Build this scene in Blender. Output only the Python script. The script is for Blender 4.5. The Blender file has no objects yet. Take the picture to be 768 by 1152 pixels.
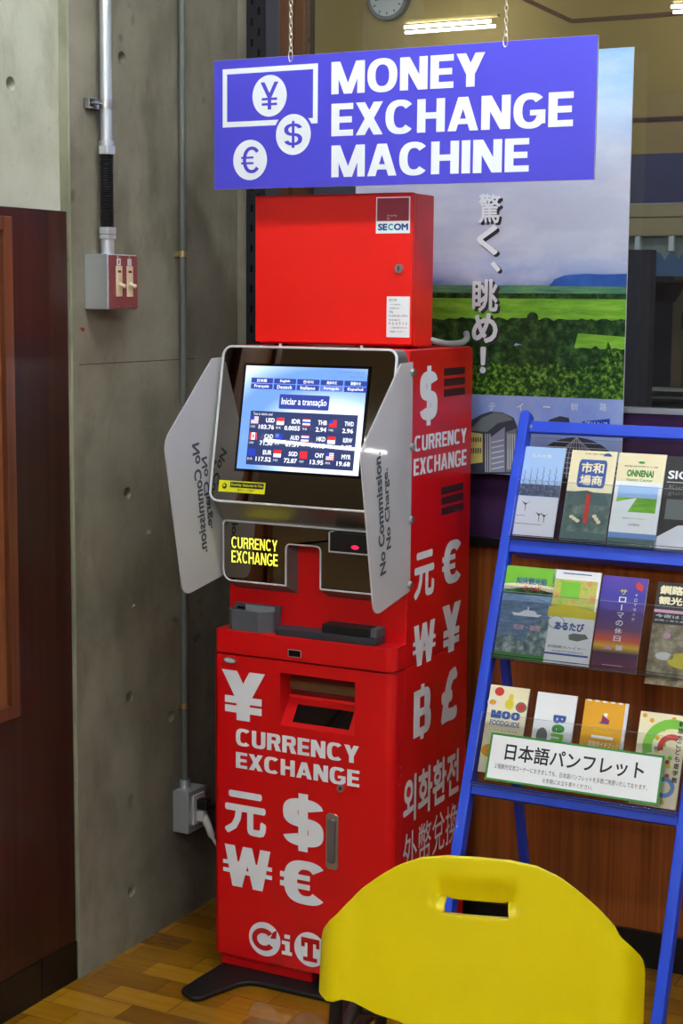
import bpy, bmesh, math, random
from mathutils import Vector, Matrix
random.seed(7)
C = bpy.context.scene.collection
V = Vector
# ------------------------------------------------------------------ camera (calibrated from the photograph's vanishing points)
CAM = V((1.93354691, -3.10626059, 1.55))
CR = V((0.88669096, 0.46228736, 0.00833887)); CU = V((-0.0671857, 0.11097978, 0.99154908)); CF = V((-0.45745516, 0.87975785, -0.12946386))
FPX = 1847.4
cd = bpy.data.cameras.new('camera'); camera = bpy.data.objects.new('camera', cd); C.objects.link(camera)
m = Matrix((CR, CU, -CF)).transposed().to_4x4(); m.translation = CAM
camera.matrix_world = m
cd.sensor_fit = 'VERTICAL'; cd.sensor_height = 36; cd.sensor_width = 24; cd.lens = FPX * 36 / 1152; cd.clip_start = .05
bpy.context.scene.camera = camera

def at(px, py, ax, val):
    """point where the sight line through (px,py) meets the plane axis=val"""
    d = CF * FPX + CR * (px - 384) - CU * (py - 576)
    return CAM + d * ((val - CAM[ax]) / d[ax])

class Frame:
    def __init__(s, O, U, Vv):
        s.O = V(O); s.U = V(U).normalized(); s.V = V(Vv).normalized(); s.N = s.U.cross(s.V)
    def p(s, u, v, n=0.0): return s.O + s.U * u + s.V * v + s.N * n
    def uv(s, px, py, n=0.0):
        d = CF * FPX + CR * (px - 384) - CU * (py - 576)
        P = CAM + d * (((s.O + s.N * n) - CAM).dot(s.N) / d.dot(s.N)) - s.O
        return P.dot(s.U), P.dot(s.V)
    def rect(s, l, t, r, b, n=0.0):
        cx, cy = (l + r) / 2, (t + b) / 2
        return s.uv(l, cy, n)[0], s.uv(cx, b, n)[1], s.uv(r, cy, n)[0], s.uv(cx, t, n)[1]

# ------------------------------------------------------------------ materials
MATS = {}
def srgb(c):
    return tuple(((x / 255) / 12.92 if x / 255 <= .04045 else ((x / 255 + .055) / 1.055) ** 2.4) for x in c) + (1,)
def mat(name, col=None, rough=.5, metal=0, emit=0, spec=.5, trans=0, ior=1.45, coat=0, lin=False):
    if name in MATS: return MATS[name]
    mt = bpy.data.materials.new(name); mt.use_nodes = True; MATS[name] = mt
    b = mt.node_tree.nodes['Principled BSDF']
    c = srgb(col) if col else (.5, .5, .5, 1)
    b.inputs['Base Color'].default_value = c
    b.inputs['Roughness'].default_value = rough; b.inputs['Metallic'].default_value = metal
    b.inputs['Specular IOR Level'].default_value = spec
    if trans: b.inputs['Transmission Weight'].default_value = trans
    b.inputs['IOR'].default_value = ior
    if coat: b.inputs['Coat Weight'].default_value = coat; b.inputs['Coat Roughness'].default_value = .03
    if emit: b.inputs['Emission Color'].default_value = c; b.inputs['Emission Strength'].default_value = emit
    return mt
class NT:
    def __init__(s, mt): s.t = mt.node_tree; s.b = s.t.nodes['Principled BSDF']
    def n(s, ty, **k):
        x = s.t.nodes.new(ty)
        for a, v in k.items():
            if a.startswith('i_'):
                x.inputs[a[2:].replace('_', ' ')].default_value = v
            else: setattr(x, a, v)
        return x
    def l(s, a, b): s.t.links.new(a, b)
    def coord(s, kind='Object', scale=(1, 1, 1), rot=(0, 0, 0), loc=(0, 0, 0)):
        tc = s.n('ShaderNodeTexCoord'); mp = s.n('ShaderNodeMapping'); s.l(tc.outputs[kind], mp.inputs['Vector'])
        mp.inputs['Scale'].default_value = scale; mp.inputs['Rotation'].default_value = rot; mp.inputs['Location'].default_value = loc
        return mp.outputs['Vector']
    def noise(s, vec, scale, detail=4, rough=.55, dist=0):
        x = s.n('ShaderNodeTexNoise'); s.l(vec, x.inputs['Vector'])
        x.inputs['Scale'].default_value = scale; x.inputs['Detail'].default_value = detail; x.inputs['Roughness'].default_value = rough; x.inputs['Distortion'].default_value = dist
        return x.outputs['Fac']
    def ramp(s, fac, stops):
        x = s.n('ShaderNodeValToRGB'); s.l(fac, x.inputs['Fac']); e = x.color_ramp.elements
        while len(e) < len(stops): e.new(.5)
        for i, (p, c) in enumerate(stops): e[i].position = p; e[i].color = srgb(c) if len(c) == 3 else c
        return x.outputs['Color']
    def mix(s, fac, a, b, mode='MIX'):
        x = s.n('ShaderNodeMix', data_type='RGBA', blend_type=mode)
        for k, v in ((0, fac), (6, a), (7, b)):
            if hasattr(v, 'links') or hasattr(v, 'is_output'): s.l(v, x.inputs[k])
            else: x.inputs[k].default_value = v
        return x.outputs[2]
    def bump(s, h, strength=.3, dist=.01):
        x = s.n('ShaderNodeBump'); s.l(h, x.inputs['Height']); x.inputs['Strength'].default_value = strength; x.inputs['Distance'].default_value = dist
        s.l(x.outputs['Normal'], s.b.inputs['Normal'])

def concrete(name, dark, mid, light):
    mt = mat(name, mid, .62, spec=.35); t = NT(mt); v = t.coord()
    n1 = t.noise(v, 1.7, 7, .62, .2); n2 = t.noise(t.coord(scale=(1, 1.6, .8)), 5.5, 6, .6, .2); n3 = t.noise(v, 90, 3, .6); n4 = t.noise(t.coord(loc=(3, 5, 1)), 14, 2, .4)
    c = t.ramp(n1, [(.3, dark), (.5, mid), (.68, light)])
    c2 = t.ramp(n2, [(.32, (196, 192, 184)), (.5, (244, 243, 240)), (.7, (255, 255, 255))])
    c3 = t.mix(.75, c, c2, 'MULTIPLY')
    c4 = t.ramp(n3, [(.25, (215, 213, 210)), (.42, (255, 255, 255))])
    c5 = t.mix(.4, c3, c4, 'MULTIPLY')
    c6 = t.ramp(n4, [(.20, (120, 116, 108)), (.26, (255, 255, 255))])
    t.l(t.mix(.5, c5, c6, 'MULTIPLY'), t.b.inputs['Base Color'])
    t.bump(t.mix(.35, n1, n3), .22, .005)
    return mt
concrete('concrete_dark', (98, 94, 80), (130, 126, 110), (150, 146, 130))
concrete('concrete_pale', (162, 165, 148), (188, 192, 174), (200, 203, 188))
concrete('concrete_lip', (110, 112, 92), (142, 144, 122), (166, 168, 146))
def wood(name, dark, mid, light, sc=(60, 60, 1.2), rough=.4, coat=.15):
    mt = mat(name, mid, rough, coat=coat); t = NT(mt); v = t.coord(scale=sc)
    n1 = t.noise(v, 1.0, 5, .6, .4); n2 = t.noise(t.coord(scale=(5, 5, .5)), 1.3, 2)
    c = t.ramp(n1, [(.3, dark), (.52, mid), (.75, light)])
    t.l(t.mix(.5, c, t.ramp(n2, [(.3, (190, 180, 175)), (.7, (255, 255, 255))]), 'MULTIPLY'), t.b.inputs['Base Color'])
    return mt
wood('wood_dark', (40, 22, 14), (55, 30, 20), (70, 39, 25))
wood('wood_frame', (84, 44, 26), (108, 62, 36), (128, 76, 46))
wood('wood_inner', (124, 70, 40), (148, 90, 54), (166, 106, 66))
wood('wood_back', (116, 56, 20), (150, 82, 36), (176, 102, 50), rough=.3, coat=.35)
def parquet():
    mt = mat('parquet', (160, 100, 40), .3, coat=.3); t = NT(mt)
    v = t.coord(scale=(1, 1, 1), rot=(0, 0, 0), loc=(.06, .03, 0))
    b = t.n('ShaderNodeTexBrick'); t.l(v, b.inputs['Vector'])
    b.inputs['Scale'].default_value = 1; b.inputs['Brick Width'].default_value = .17; b.inputs['Row Height'].default_value = .075
    b.inputs['Mortar Size'].default_value = .0008; b.inputs['Mortar Smooth'].default_value = .2; b.inputs['Bias'].default_value = 0
    b.inputs['Color1'].default_value = srgb((116, 72, 8)); b.inputs['Color2'].default_value = srgb((176, 128, 26)); b.inputs['Mortar'].default_value = srgb((110, 62, 24))
    b.offset = .5
    g = t.noise(t.coord(scale=(3, 40, 3)), 2.0, 5, .6)
    s = t.noise(t.coord(), 3.0, 3, .6)
    c = t.mix(.35, b.outputs['Color'], t.ramp(g, [(.3, (180, 160, 140)), (.6, (255, 255, 255))]), 'MULTIPLY')
    t.l(t.mix(.5, c, t.ramp(s, [(.3, (200, 185, 165)), (.6, (255, 255, 255))]), 'MULTIPLY'), t.b.inputs['Base Color'])
    t.l(t.ramp(s, [(.3, (90, 90, 90)), (.7, (130, 130, 130))]), t.b.inputs['Roughness'])
    return mt
parquet()
RED = mat('red_paint', (214, 12, 18), .33, spec=.5, coat=.15)
mat('red_box', (238, 30, 22), .38, spec=.5)
mat('red_dark', (120, 10, 14), .5)
mat('decal_white', (240, 246, 252), .4)
mat('decal_red', (200, 22, 24), .4)
mat('silver_rim', (222, 225, 230), .35, metal=.15)
mat('grey_housing', (120, 118, 120), .4, metal=.5)
mat('mirror_black', (128, 122, 112), .03, metal=1)
mat('band_metal', (150, 144, 136), .3, metal=.9)
mat('shutter', (124, 92, 60), .4, metal=.4)
mat('black_gloss', (10, 10, 12), .03)
mat('black_matte', (18, 18, 19), .5)
mat('vent_dark', (72, 32, 36), .6)
mat('vent_back', (46, 20, 24), .6)
mat('tray_grey', (84, 88, 94), .5)
mat('tray_inner', (50, 52, 56), .5)
mat('tray_dark', (54, 56, 64), .45)
mat('steel', (190, 190, 190), .28, metal=.9)
mat('galvanised', (196, 202, 206), .33, metal=.6)
mat('grey_conduit', (98, 102, 96), .5, metal=.25)
mat('brass', (180, 165, 120), .35, metal=.8)
mat('plate_red', (128, 66, 66), .5)
mat('ivory', (214, 198, 164), .45)
mat('black_rubber', (24, 24, 28), .3)
mat('white_plastic', (210, 210, 208), .4)
mat('sign_blue', (74, 70, 206), .42)
mat('sign_edge', (190, 185, 200), .5)
mat('sign_white', (232, 238, 246), .45)
mat('chain', (200, 190, 170), .3, metal=.9)
mat('rack_blue', (34, 76, 216), .38, coat=.1)
mat('chair_yellow', (236, 216, 0), .36, coat=.08)
mat('chair_black', (22, 20, 20), .4)
mat('baseboard', (16, 15, 16), .35)
mat('brown_metal', (96, 66, 44), .4, metal=.3)
mat('strut_dark', (34, 34, 40), .5, metal=.2)
mat('strut_grey', (66, 66, 74), .5, metal=.2)
mat('navy_panel', (66, 42, 78), .12)
mat('alu', (180, 186, 192), .35, metal=.6)
mat('black_text', (30, 30, 34), .5)
mat('shield_text', (74, 78, 90), .6)
mat('lit_yellow', (226, 226, 70), .4, emit=.62)
mat('lit_red', (255, 20, 50), .4, emit=1.6)
mat('sticker_yellow', (226, 226, 20), .4)
mat('hose_grey', (150, 155, 158), .5)
mat('ceiling_white', (196, 194, 184), .8)
mat('room_wall', (150, 149, 142), .8)
mat('hall_beige', (180, 152, 92), .7)
mat('hall_purple', (96, 94, 116), .7)
mat('clock_rim', (110, 108, 104), .4, metal=.3)
mat('clock_face', (220, 222, 220), .5)
MATS['tube'] = mat('tube', (242, 248, 253), emit=34)
MATS['tube_mid'] = mat('tube_mid', (242, 248, 253), emit=40)
MATS['tube_hall'] = mat('tube_hall', (242, 248, 253), emit=15)
MATS['tube_far'] = mat('tube_far', (242, 248, 253), emit=14)
def shield():
    mt = bpy.data.materials.new('frosted'); mt.use_nodes = True; MATS['frosted'] = mt; t = mt.node_tree; nd = t.nodes
    b = nd['Principled BSDF']; b.inputs['Base Color'].default_value = srgb((250, 251, 255)); b.inputs['Roughness'].default_value = .35
    tr = nd.new('ShaderNodeBsdfTranslucent'); tr.inputs['Color'].default_value = srgb((250, 251, 255))
    tp = nd.new('ShaderNodeBsdfTransparent'); tp.inputs['Color'].default_value = srgb((240, 242, 246))
    m1 = nd.new('ShaderNodeMixShader'); m1.inputs[0].default_value = .45
    m2 = nd.new('ShaderNodeMixShader'); m2.inputs[0].default_value = .36
    t.links.new(b.outputs[0], m1.inputs[1]); t.links.new(tr.outputs[0], m1.inputs[2])
    t.links.new(m1.outputs[0], m2.inputs[1]); t.links.new(tp.outputs[0], m2.inputs[2])
    t.links.new(m2.outputs[0], nd['Material Output'].inputs[0])
shield()
def clear(name, tint, refl):
    mt = bpy.data.materials.new(name); mt.use_nodes = True; MATS[name] = mt; t = mt.node_tree; nd = t.nodes
    gl = nd.new('ShaderNodeBsdfGlossy'); gl.inputs['Roughness'].default_value = .02
    tp = nd.new('ShaderNodeBsdfTransparent'); tp.inputs['Color'].default_value = srgb(tint)
    lw = nd.new('ShaderNodeFresnel'); lw.inputs[0].default_value = refl
    mx = nd.new('ShaderNodeMixShader'); t.links.new(lw.outputs[0], mx.inputs[0]); t.links.new(tp.outputs[0], mx.inputs[1]); t.links.new(gl.outputs[0], mx.inputs[2])
    t.links.new(mx.outputs[0], nd['Material Output'].inputs[0])
clear('glass_window', (228, 232, 232), 1.5)
clear('acrylic', (251, 252, 253), 1.4)
mat('acrylic_edge', (170, 180, 188), .2)

# ------------------------------------------------------------------ mesh helper
def text_geo(body, bold=0.0, res=3, italic=0.0):
    key = (body, bold, res, italic)
    if key in text_geo.cache: return text_geo.cache[key]
    c = bpy.data.curves.new('t', 'FONT'); c.body = body; c.size = 1; c.resolution_u = res; c.shear = italic; c.space_line = 1.0
    o = bpy.data.objects.new('t', c); C.objects.link(o)
    dg = bpy.context.evaluated_depsgraph_get(); me = o.evaluated_get(dg).to_mesh()
    vs = [(v.co.x, v.co.y) for v in me.vertices]; fs = [tuple(p.vertices) for p in me.polygons]
    o.evaluated_get(dg).to_mesh_clear(); bpy.data.objects.remove(o); bpy.data.curves.remove(c)
    out_v, out_f = [], []
    if bold > 0:
        shifts = [(0, 0)] + [(bold * math.cos(a), bold * math.sin(a)) for a in [k * math.pi / 4 for k in range(8)]]
    else: shifts = [(0, 0)]
    for k, (dx, dy) in enumerate(shifts):
        b = len(out_v); out_v += [(x + dx, y + dy, k) for x, y in vs]; out_f += [tuple(i + b for i in f) for f in fs]
    xs = [v[0] for v in out_v] or [0, 1]; ys = [v[1] for v in out_v] or [0, 1]
    x0, x1, y0, y1 = min(xs), max(xs), min(ys), max(ys)
    w = max(x1 - x0, 1e-6); h = max(y1 - y0, 1e-6)
    r = ([((x - x0) / w, (y - y0) / h, k) for x, y, k in out_v], out_f, w / h)
    text_geo.cache[key] = r
    return r
text_geo.cache = {}

def glyph_polys(ch, sv, sh, p):
    """block letters drawn from strokes: list of convex polygons, and the width; height is 1"""
    P = []
    def q(x0, y0, x1, y1): P.append([(x0, y0), (x1, y0), (x1, y1), (x0, y1)])
    def ring(cx, cy, rx, ry, a0, a1, k=22, sx=None, sy=None):
        sx = sx or sv; sy = sy or sh
        def pt(a, rx_, ry_):
            c, s_ = math.cos(a), math.sin(a)
            return (cx + rx_ * math.copysign(abs(c) ** (2 / p), c), cy + ry_ * math.copysign(abs(s_) ** (2 / p), s_))
        a0, a1 = math.radians(a0), math.radians(a1)
        for i in range(k):
            b0 = a0 + (a1 - a0) * i / k; b1 = a0 + (a1 - a0) * (i + 1) / k
            P.append([pt(b0, rx - sx, ry - sy), pt(b0, rx, ry), pt(b1, rx, ry), pt(b1, rx - sx, ry - sy)])
    def st(xt, xb, yt=1, yb=0, w_=None):
        h = (w_ or sv) / 2; P.append([(xb - h, yb), (xb + h, yb), (xt + h, yt), (xt - h, yt)])
    s = sv; w = .72
    if ch == 'E': w = .64; q(0, 0, s, 1); q(s, 0, w, sh); q(s, 1 - sh, w, 1); q(s, .5 - sh / 2, w * .94, .5 + sh / 2)
    elif ch == 'N': w = .78; q(0, 0, s, 1); q(w - s, 0, w, 1); P.append([(w - s * 1.15, 0), (w, 0), (s * 1.15, 1), (0, 1)])
    elif ch == 'M': w = .98; q(0, 0, s * .92, 1); q(w - s * .92, 0, w, 1); st(s * .6, w / 2, w_=s * 1.0); st(w - s * .6, w / 2, w_=s * 1.0)
    elif ch == 'O': w = .86; ring(w / 2, .5, w / 2, .52, 0, 360, 44)
    elif ch == 'C': w = .82; ring(w / 2 + .01, .5, w / 2 + .01, .52, 42, 318, 40)
    elif ch == 'G': w = .84; ring(w / 2 + .01, .5, w / 2 + .01, .52, 42, 338, 40); q(w * .52, .36, w, .36 + sh * .85); q(w - s * .78, .12, w, .44)
    elif ch == 'H': w = .77; q(0, 0, s, 1); q(w - s, 0, w, 1); q(s, .5 - sh / 2, w - s, .5 + sh / 2)
    elif ch == 'X': w = .78; st(s * .56, w - s * .56, w_=s * 1.12); st(w - s * .56, s * .56, w_=s * 1.12)
    elif ch == 'A': w = .84; st(w / 2 - s * .08, s * .5, w_=s); st(w / 2 + s * .08, w - s * .5, w_=s); q(w * .25, .2, w * .75, .2 + sh * .85)
    elif ch == 'Y': w = .78; st(s * .56, w / 2, 1, .40, s * 1.12); st(w - s * .56, w / 2, 1, .40, s * 1.12); q(w / 2 - s / 2, 0, w / 2 + s / 2, .44)
    elif ch == 'I': w = s; q(0, 0, s, 1)
    elif ch == 'U': w = .76; q(0, .36, s, 1); q(w - s, .36, w, 1); ring(w / 2, .36, w / 2, .38, 180, 360, 22)
    elif ch == 'R':
        w = .76; q(0, 0, s, 1); q(s, 1 - sh, w - .27, 1); q(s, .42, w - .27, .42 + sh); ring(w - .29, .71, .27, .29, -90, 90, 18); P.append([(w - s * 1.1, 0), (w + .02, 0), (w - .16, .46), (w - .16 - s * 1.0, .46)])
    elif ch == 'B':
        w = .76; q(0, 0, s, 1); q(s, 1 - sh, w - .29, 1); q(s, .5 - sh / 2, w - .27, .5 + sh / 2); q(s, 0, w - .27, sh)
        ry = (1 + sh) / 4; ring(w - .29, 1 - ry, .26, ry, -90, 90, 18); ring(w - .28, ry, .28, ry, -90, 90, 18)
    elif ch in 'S$':
        w = .74; ry = (1 + sh) / 4; ring(w / 2, 1 - ry, w / 2, ry, 15, 270, 30); ring(w / 2, ry, w / 2, ry, 90, -165, 30)
        if ch == '$': q(w / 2 - s * .32, -.11, w / 2 + s * .32, 1.11)
    elif ch == '¥':
        w = .86; st(s * .56, w / 2, 1, .44, s * 1.15); st(w - s * .56, w / 2, 1, .44, s * 1.15); q(w / 2 - s * .5, 0, w / 2 + s * .5, .48)
        for y in (.34, .15): q(.06, y, w - .06, y + sh * .72)
    elif ch == '€':
        w = .92; ring(w / 2 + .06, .5, w / 2 - .02, .5, 40, 320, 40)
        for y in (.55, .34): q(0, y, w * .66, y + sh * .62)
    elif ch == 'W':
        w = 1.12; st(s * .5, w * .28); st(w * .5, w * .28, w_=s * .9); st(w * .5, w * .72, w_=s * .9); st(w - s * .5, w * .72)
        q(-.04, .52, w + .04, .52 + sh * .5); q(-.04, .32, w + .04, .32 + sh * .5)
    elif ch == 'F':
        return glyph_polys('B', sv, sh, p)
    return P, w
def word_polys(word, sv, sh, p, gap):
    x = 0; out = []
    for ch in word:
        P, w = glyph_polys(ch, sv, sh, p); out += [[(a + x, b_) for a, b_ in q] for q in P]; x += w + (gap if not (ch + '') in '' else 0)
    xs = [a for q in out for a, _ in q]; ys = [b_ for q in out for _, b_ in q]
    x0, x1, y0, y1 = min(xs), max(xs), min(ys), max(ys)
    return [[((a - x0) / (x1 - x0), (b_ - y0) / (y1 - y0)) for a, b_ in q] for q in out]

class MB:
    def __init__(s): s.v = []; s.f = []; s.mi = []; s.m = []; s.sm = []
    def M(s, name):
        if name not in s.m: s.m.append(name)
        return s.m.index(name)
    def add(s, vs, fs, mt, smooth=False):
        b = len(s.v); s.v += [V(p) for p in vs]; k = s.M(mt)
        for f in fs: s.f.append(tuple(i + b for i in f)); s.mi.append(k); s.sm.append(smooth)
        return s
    def box(s, a, b, mt, bev=0):
        x0, y0, z0 = [min(a[i], b[i]) for i in range(3)]; x1, y1, z1 = [max(a[i], b[i]) for i in range(3)]
        if not bev:
            return s.add([(x0, y0, z0), (x1, y0, z0), (x1, y1, z0), (x0, y1, z0), (x0, y0, z1), (x1, y0, z1), (x1, y1, z1), (x0, y1, z1)],
                  [(0, 3, 2, 1), (4, 5, 6, 7), (0, 1, 5, 4), (1, 2, 6, 5), (2, 3, 7, 6), (3, 0, 4, 7)], mt)
        bm = bmesh.new(); bmesh.ops.create_cube(bm, size=1)
        for v in bm.verts: v.co = V(((x0 + x1) / 2 + v.co.x * (x1 - x0), (y0 + y1) / 2 + v.co.y * (y1 - y0), (z0 + z1) / 2 + v.co.z * (z1 - z0)))
        bmesh.ops.bevel(bm, geom=bm.edges[:], offset=bev, segments=3, profile=.5, affect='EDGES')
        return s.bm(bm, mt, True)
    def bm(s, bm, mt, smooth=False):
        bm.verts.ensure_lookup_table(); bm.verts.index_update()
        s.add([v.co.copy() for v in bm.verts], [tuple(v.index for v in f.verts) for f in bm.faces], mt, smooth); bm.free(); return s
    def obox(s, F, u0, v0, u1, v1, n0, n1, mt):
        P = [F.p(u, v, n) for n in (n0, n1) for (u, v) in ((u0, v0), (u1, v0), (u1, v1), (u0, v1))]
        return s.add(P, [(0, 3, 2, 1), (4, 5, 6, 7), (0, 1, 5, 4), (1, 2, 6, 5), (2, 3, 7, 6), (3, 0, 4, 7)], mt)
    def quad(s, F, u0, v0, u1, v1, n, mt): return s.add([F.p(u0, v0, n), F.p(u1, v0, n), F.p(u1, v1, n), F.p(u0, v1, n)], [(0, 1, 2, 3)], mt)
    def poly(s, F, pts, n, mt): return s.add([F.p(u, v, n) for u, v in pts], [tuple(range(len(pts)))], mt)
    def ppoly(s, F, pts, n, mt): return s.poly(F, [F.uv(*p) for p in pts], n, mt)
    def disc(s, F, u, v, ru, rv, n, mt, k=40): return s.poly(F, [(u + ru * math.cos(2 * math.pi * i / k), v + rv * math.sin(2 * math.pi * i / k)) for i in range(k)], n, mt)
    def extr(s, F, pts, n0, n1, mt, smooth=False, cap0=True):
        k = len(pts); P = [F.p(u, v, n0) for u, v in pts] + [F.p(u, v, n1) for u, v in pts]
        fs = [(i, (i + 1) % k, k + (i + 1) % k, k + i) for i in range(k)] + [tuple(range(k, 2 * k))]
        if cap0: fs.append(tuple(reversed(range(k))))
        return s.add(P, fs, mt, smooth)
    def text(s, F, body, u0, v0, u1, v1, n, mt, bold=0.0, res=3, flipu=False, rot=0, italic=0):
        vs, fs, asp = text_geo(body, bold, res, italic); P = []
        for x, y, k in vs:
            if rot == 90: x, y = 1 - y, x      # reads upward
            elif rot == -90: x, y = y, 1 - x   # reads downward
            if flipu: x = 1 - x
            P.append(F.p(u0 + x * (u1 - u0), v0 + y * (v1 - v0), n + k * 2e-5))
        return s.add(P, fs, mt)
    def word(s, F, body, u0, v0, u1, v1, n, mt, sv=.24, sh=.19, p=2.3, gap=.09):
        for i, q in enumerate(word_polys(body, sv, sh, p, gap)):
            s.add([F.p(u0 + x * (u1 - u0), v0 + y * (v1 - v0), n + (i % 61) * 6e-6) for x, y in q], [tuple(range(len(q)))], mt)
        return s
    def ptext(s, F, body, l, t, r, b, n, mt, **k):
        u0, v0, u1, v1 = F.rect(l, t, r, b); return s.text(F, body, u0, v0, u1, v1, n, mt, **k)
    def tube(s, pts, r, mt, k=12, caps=True, radii=None):
        pts = [V(p) for p in pts]; n = len(pts); rings = []; T0 = (pts[1] - pts[0]).normalized()
        a = V((0, 0, 1)) if abs(T0.z) < .9 else V((1, 0, 0)); X = T0.cross(a).normalized()
        for i, p in enumerate(pts):
            T = ((pts[min(i + 1, n - 1)] - p).normalized() + (p - pts[max(i - 1, 0)]).normalized()).normalized()
            X = (X - T * X.dot(T)).normalized(); Y = T.cross(X); rr = radii[i] if radii else r
            rings += [p + (X * math.cos(2 * math.pi * j / k) + Y * math.sin(2 * math.pi * j / k)) * rr for j in range(k)]
        fs = [(i * k + j, i * k + (j + 1) % k, (i + 1) * k + (j + 1) % k, (i + 1) * k + j) for i in range(n - 1) for j in range(k)]
        if caps: fs += [tuple(reversed(range(k))), tuple(range((n - 1) * k, n * k))]
        return s.add(rings, fs, mt, True)
    def cyl(s, a, b, r, mt, k=24, r2=None): return s.tube([a, b], r, mt, k, radii=[r, r2 if r2 is not None else r])
    def build(s, name, parent=None, bevel=0, label=None, seg=2):
        if not s.v: raise ValueError(name)
        lo = V([min(p[i] for p in s.v) for i in range(3)]); hi = V([max(p[i] for p in s.v) for i in range(3)])
        c = (lo + hi) / 2
        if parent is None: c.z = lo.z
        me = bpy.data.meshes.new(name); me.from_pydata([p - c for p in s.v], [], s.f)
        for x in s.m: me.materials.append(MATS[x])
        for p, k, sm in zip(me.polygons, s.mi, s.sm): p.material_index = k; p.use_smooth = sm
        me.update()
        o = bpy.data.objects.new(name, me); C.objects.link(o)
        if parent:
            o.parent = parent; o.location = c - world_loc(parent)
        else: o.location = c
        if bevel:
            b = o.modifiers.new('b', 'BEVEL'); b.width = bevel; b.segments = seg; b.limit_method = 'ANGLE'; b.angle_limit = .6; b.harden_normals = False
            for p in me.polygons: p.use_smooth = True
            w = o.modifiers.new('w', 'WEIGHTED_NORMAL'); w.keep_sharp = True
        elif any(s.sm):
            import math as _m
            try: me.set_sharp_from_angle(angle=.7)
            except Exception: pass
        if label: o['label'] = label
        return o
def world_loc(o):
    p = V((0, 0, 0))
    while o: p = p + o.location; o = o.parent
    return p
def tag(o, label, cat, group=None, kind=None):
    o['label'] = label; o['category'] = cat
    if group: o['group'] = group
    if kind: o['kind'] = kind
    return o
def empty(name, loc, label, cat, group=None):
    o = bpy.data.objects.new(name, None); C.objects.link(o); o.location = loc; o.empty_display_size = .05
    return tag(o, label, cat, group)
def struct(o, label, cat='wall'): o['kind'] = 'structure'; o['label'] = label; o['category'] = cat; return o
def rrect(u0, v0, u1, v1, r, k=6):
    if not isinstance(r, (list, tuple)): r = [r] * 4   # bl, br, tr, tl
    out = []
    for (cx, cy, a0, rr) in ((u0 + r[0], v0 + r[0], math.pi, r[0]), (u1 - r[1], v0 + r[1], 1.5 * math.pi, r[1]), (u1 - r[2], v1 - r[2], 0, r[2]), (u0 + r[3], v1 - r[3], .5 * math.pi, r[3])):
        for i in range(k + 1):
            a = a0 + i * .5 * math.pi / k; out.append((cx + rr * math.cos(a), cy + rr * math.sin(a)))
    return out
def fillet(pts, r, k=6):
    """round the corners of a polygon; pts may carry an own radius as third value"""
    out = []; n = len(pts)
    for i in range(n):
        p = V(pts[i][:2]); rr = pts[i][2] if len(pts[i]) > 2 else r
        a = V(pts[i - 1][:2]) - p; b = V(pts[(i + 1) % n][:2]) - p
        if rr <= 0: out.append(tuple(p)); continue
        ang = a.angle(b); d = min(rr / math.tan(ang / 2), a.length * .49, b.length * .49)
        A = p + a.normalized() * d; B = p + b.normalized() * d
        for j in range(k + 1):
            t = j / k; out.append(tuple(A * (1 - t) ** 2 + p * 2 * t * (1 - t) + B * t * t))
    return out
def inset(pts, d):
    n = len(pts); out = []
    for i in range(n):
        p = V(pts[i]); a = V(pts[i - 1]); b = V(pts[(i + 1) % n])
        e1 = (p - a); e2 = (b - p)
        if e1.length < 1e-7: e1 = e2
        if e2.length < 1e-7: e2 = e1
        n1 = V((-e1.y, e1.x)).normalized(); n2 = V((-e2.y, e2.x)).normalized(); m_ = (n1 + n2)
        if m_.length < 1e-6: out.append(tuple(p + n1 * d)); continue
        m_.normalize(); out.append(tuple(p + m_ * (d / max(.35, m_.dot(n1)))))
    return out

FRONT = Frame((0, 0, 0), (1, 0, 0), (0, 0, 1))            # lower cabinet face, y = 0
W = .448
SIDE = Frame((W, 0, 0), (0, 1, 0), (0, 0, 1))             # right side of the machine
WALLX = -.244
LWALL = Frame((WALLX, 0, 0), (0, 1, 0), (0, 0, 1))
BACKY = .50

# ================================================================== SETTING
def slab(name, a, b, mt, label, cat='wall'):
    return struct(MB().box(a, b, mt).build(name), label, cat)
slab('floor', (-6, -9, -.1), (5.5, BACKY + .1, 0), 'parquet', 'glossy orange brown parquet block floor', 'floor')
slab('ceiling', (-6, -9, 3.0), (5.5, BACKY + .1, 3.1), 'ceiling_white', 'plain pale ceiling above the machine', 'ceiling')
slab('wall_right', (5.4, -9, 0), (5.5, BACKY, 3.0), 'room_wall', 'plain beige side wall of the room')
slab('wall_left_far', (-6.1, -9, 0), (-6, -1.5, 3.0), 'room_wall', 'plain beige far wall of the room')
slab('wall_front', (-6, -9.1, 0), (5.5, -9, 3.0), 'room_wall', 'plain beige wall facing the exchange machine')

# left concrete wall: far part (darker tone) standing 23 mm proud of the paler near part, tie holes cut for real
def with_holes(mb, holes, x, name):
    o = mb.build(name)
    cut = MB()
    for (y, z) in holes: cut.tube([(x - .04, y, z), (x + .02, y, z)], .012, 'concrete_dark', 20, radii=[.009, .0175])
    c = cut.build('cutter')
    md = o.modifiers.new('h', 'BOOLEAN'); md.object = c; md.operation = 'DIFFERENCE'; md.solver = 'EXACT'
    dg = bpy.context.evaluated_depsgraph_get(); me = bpy.data.meshes.new_from_object(o.evaluated_get(dg))
    o.modifiers.clear(); o.data = me; bpy.data.objects.remove(c)
    return o
fh = [at(x, y, 0, WALLX) for x, y in ((137, 65), (143.7, 555), (145.9, 784), (147.8, 1002), (192, 806), (273, 320))]
far = with_holes(MB().box((-.9, -.195, 0), (WALLX, BACKY + .1, 3.0), 'concrete_dark'), [(p.y, p.z) for p in fh], WALLX, 'wall_left')
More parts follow.
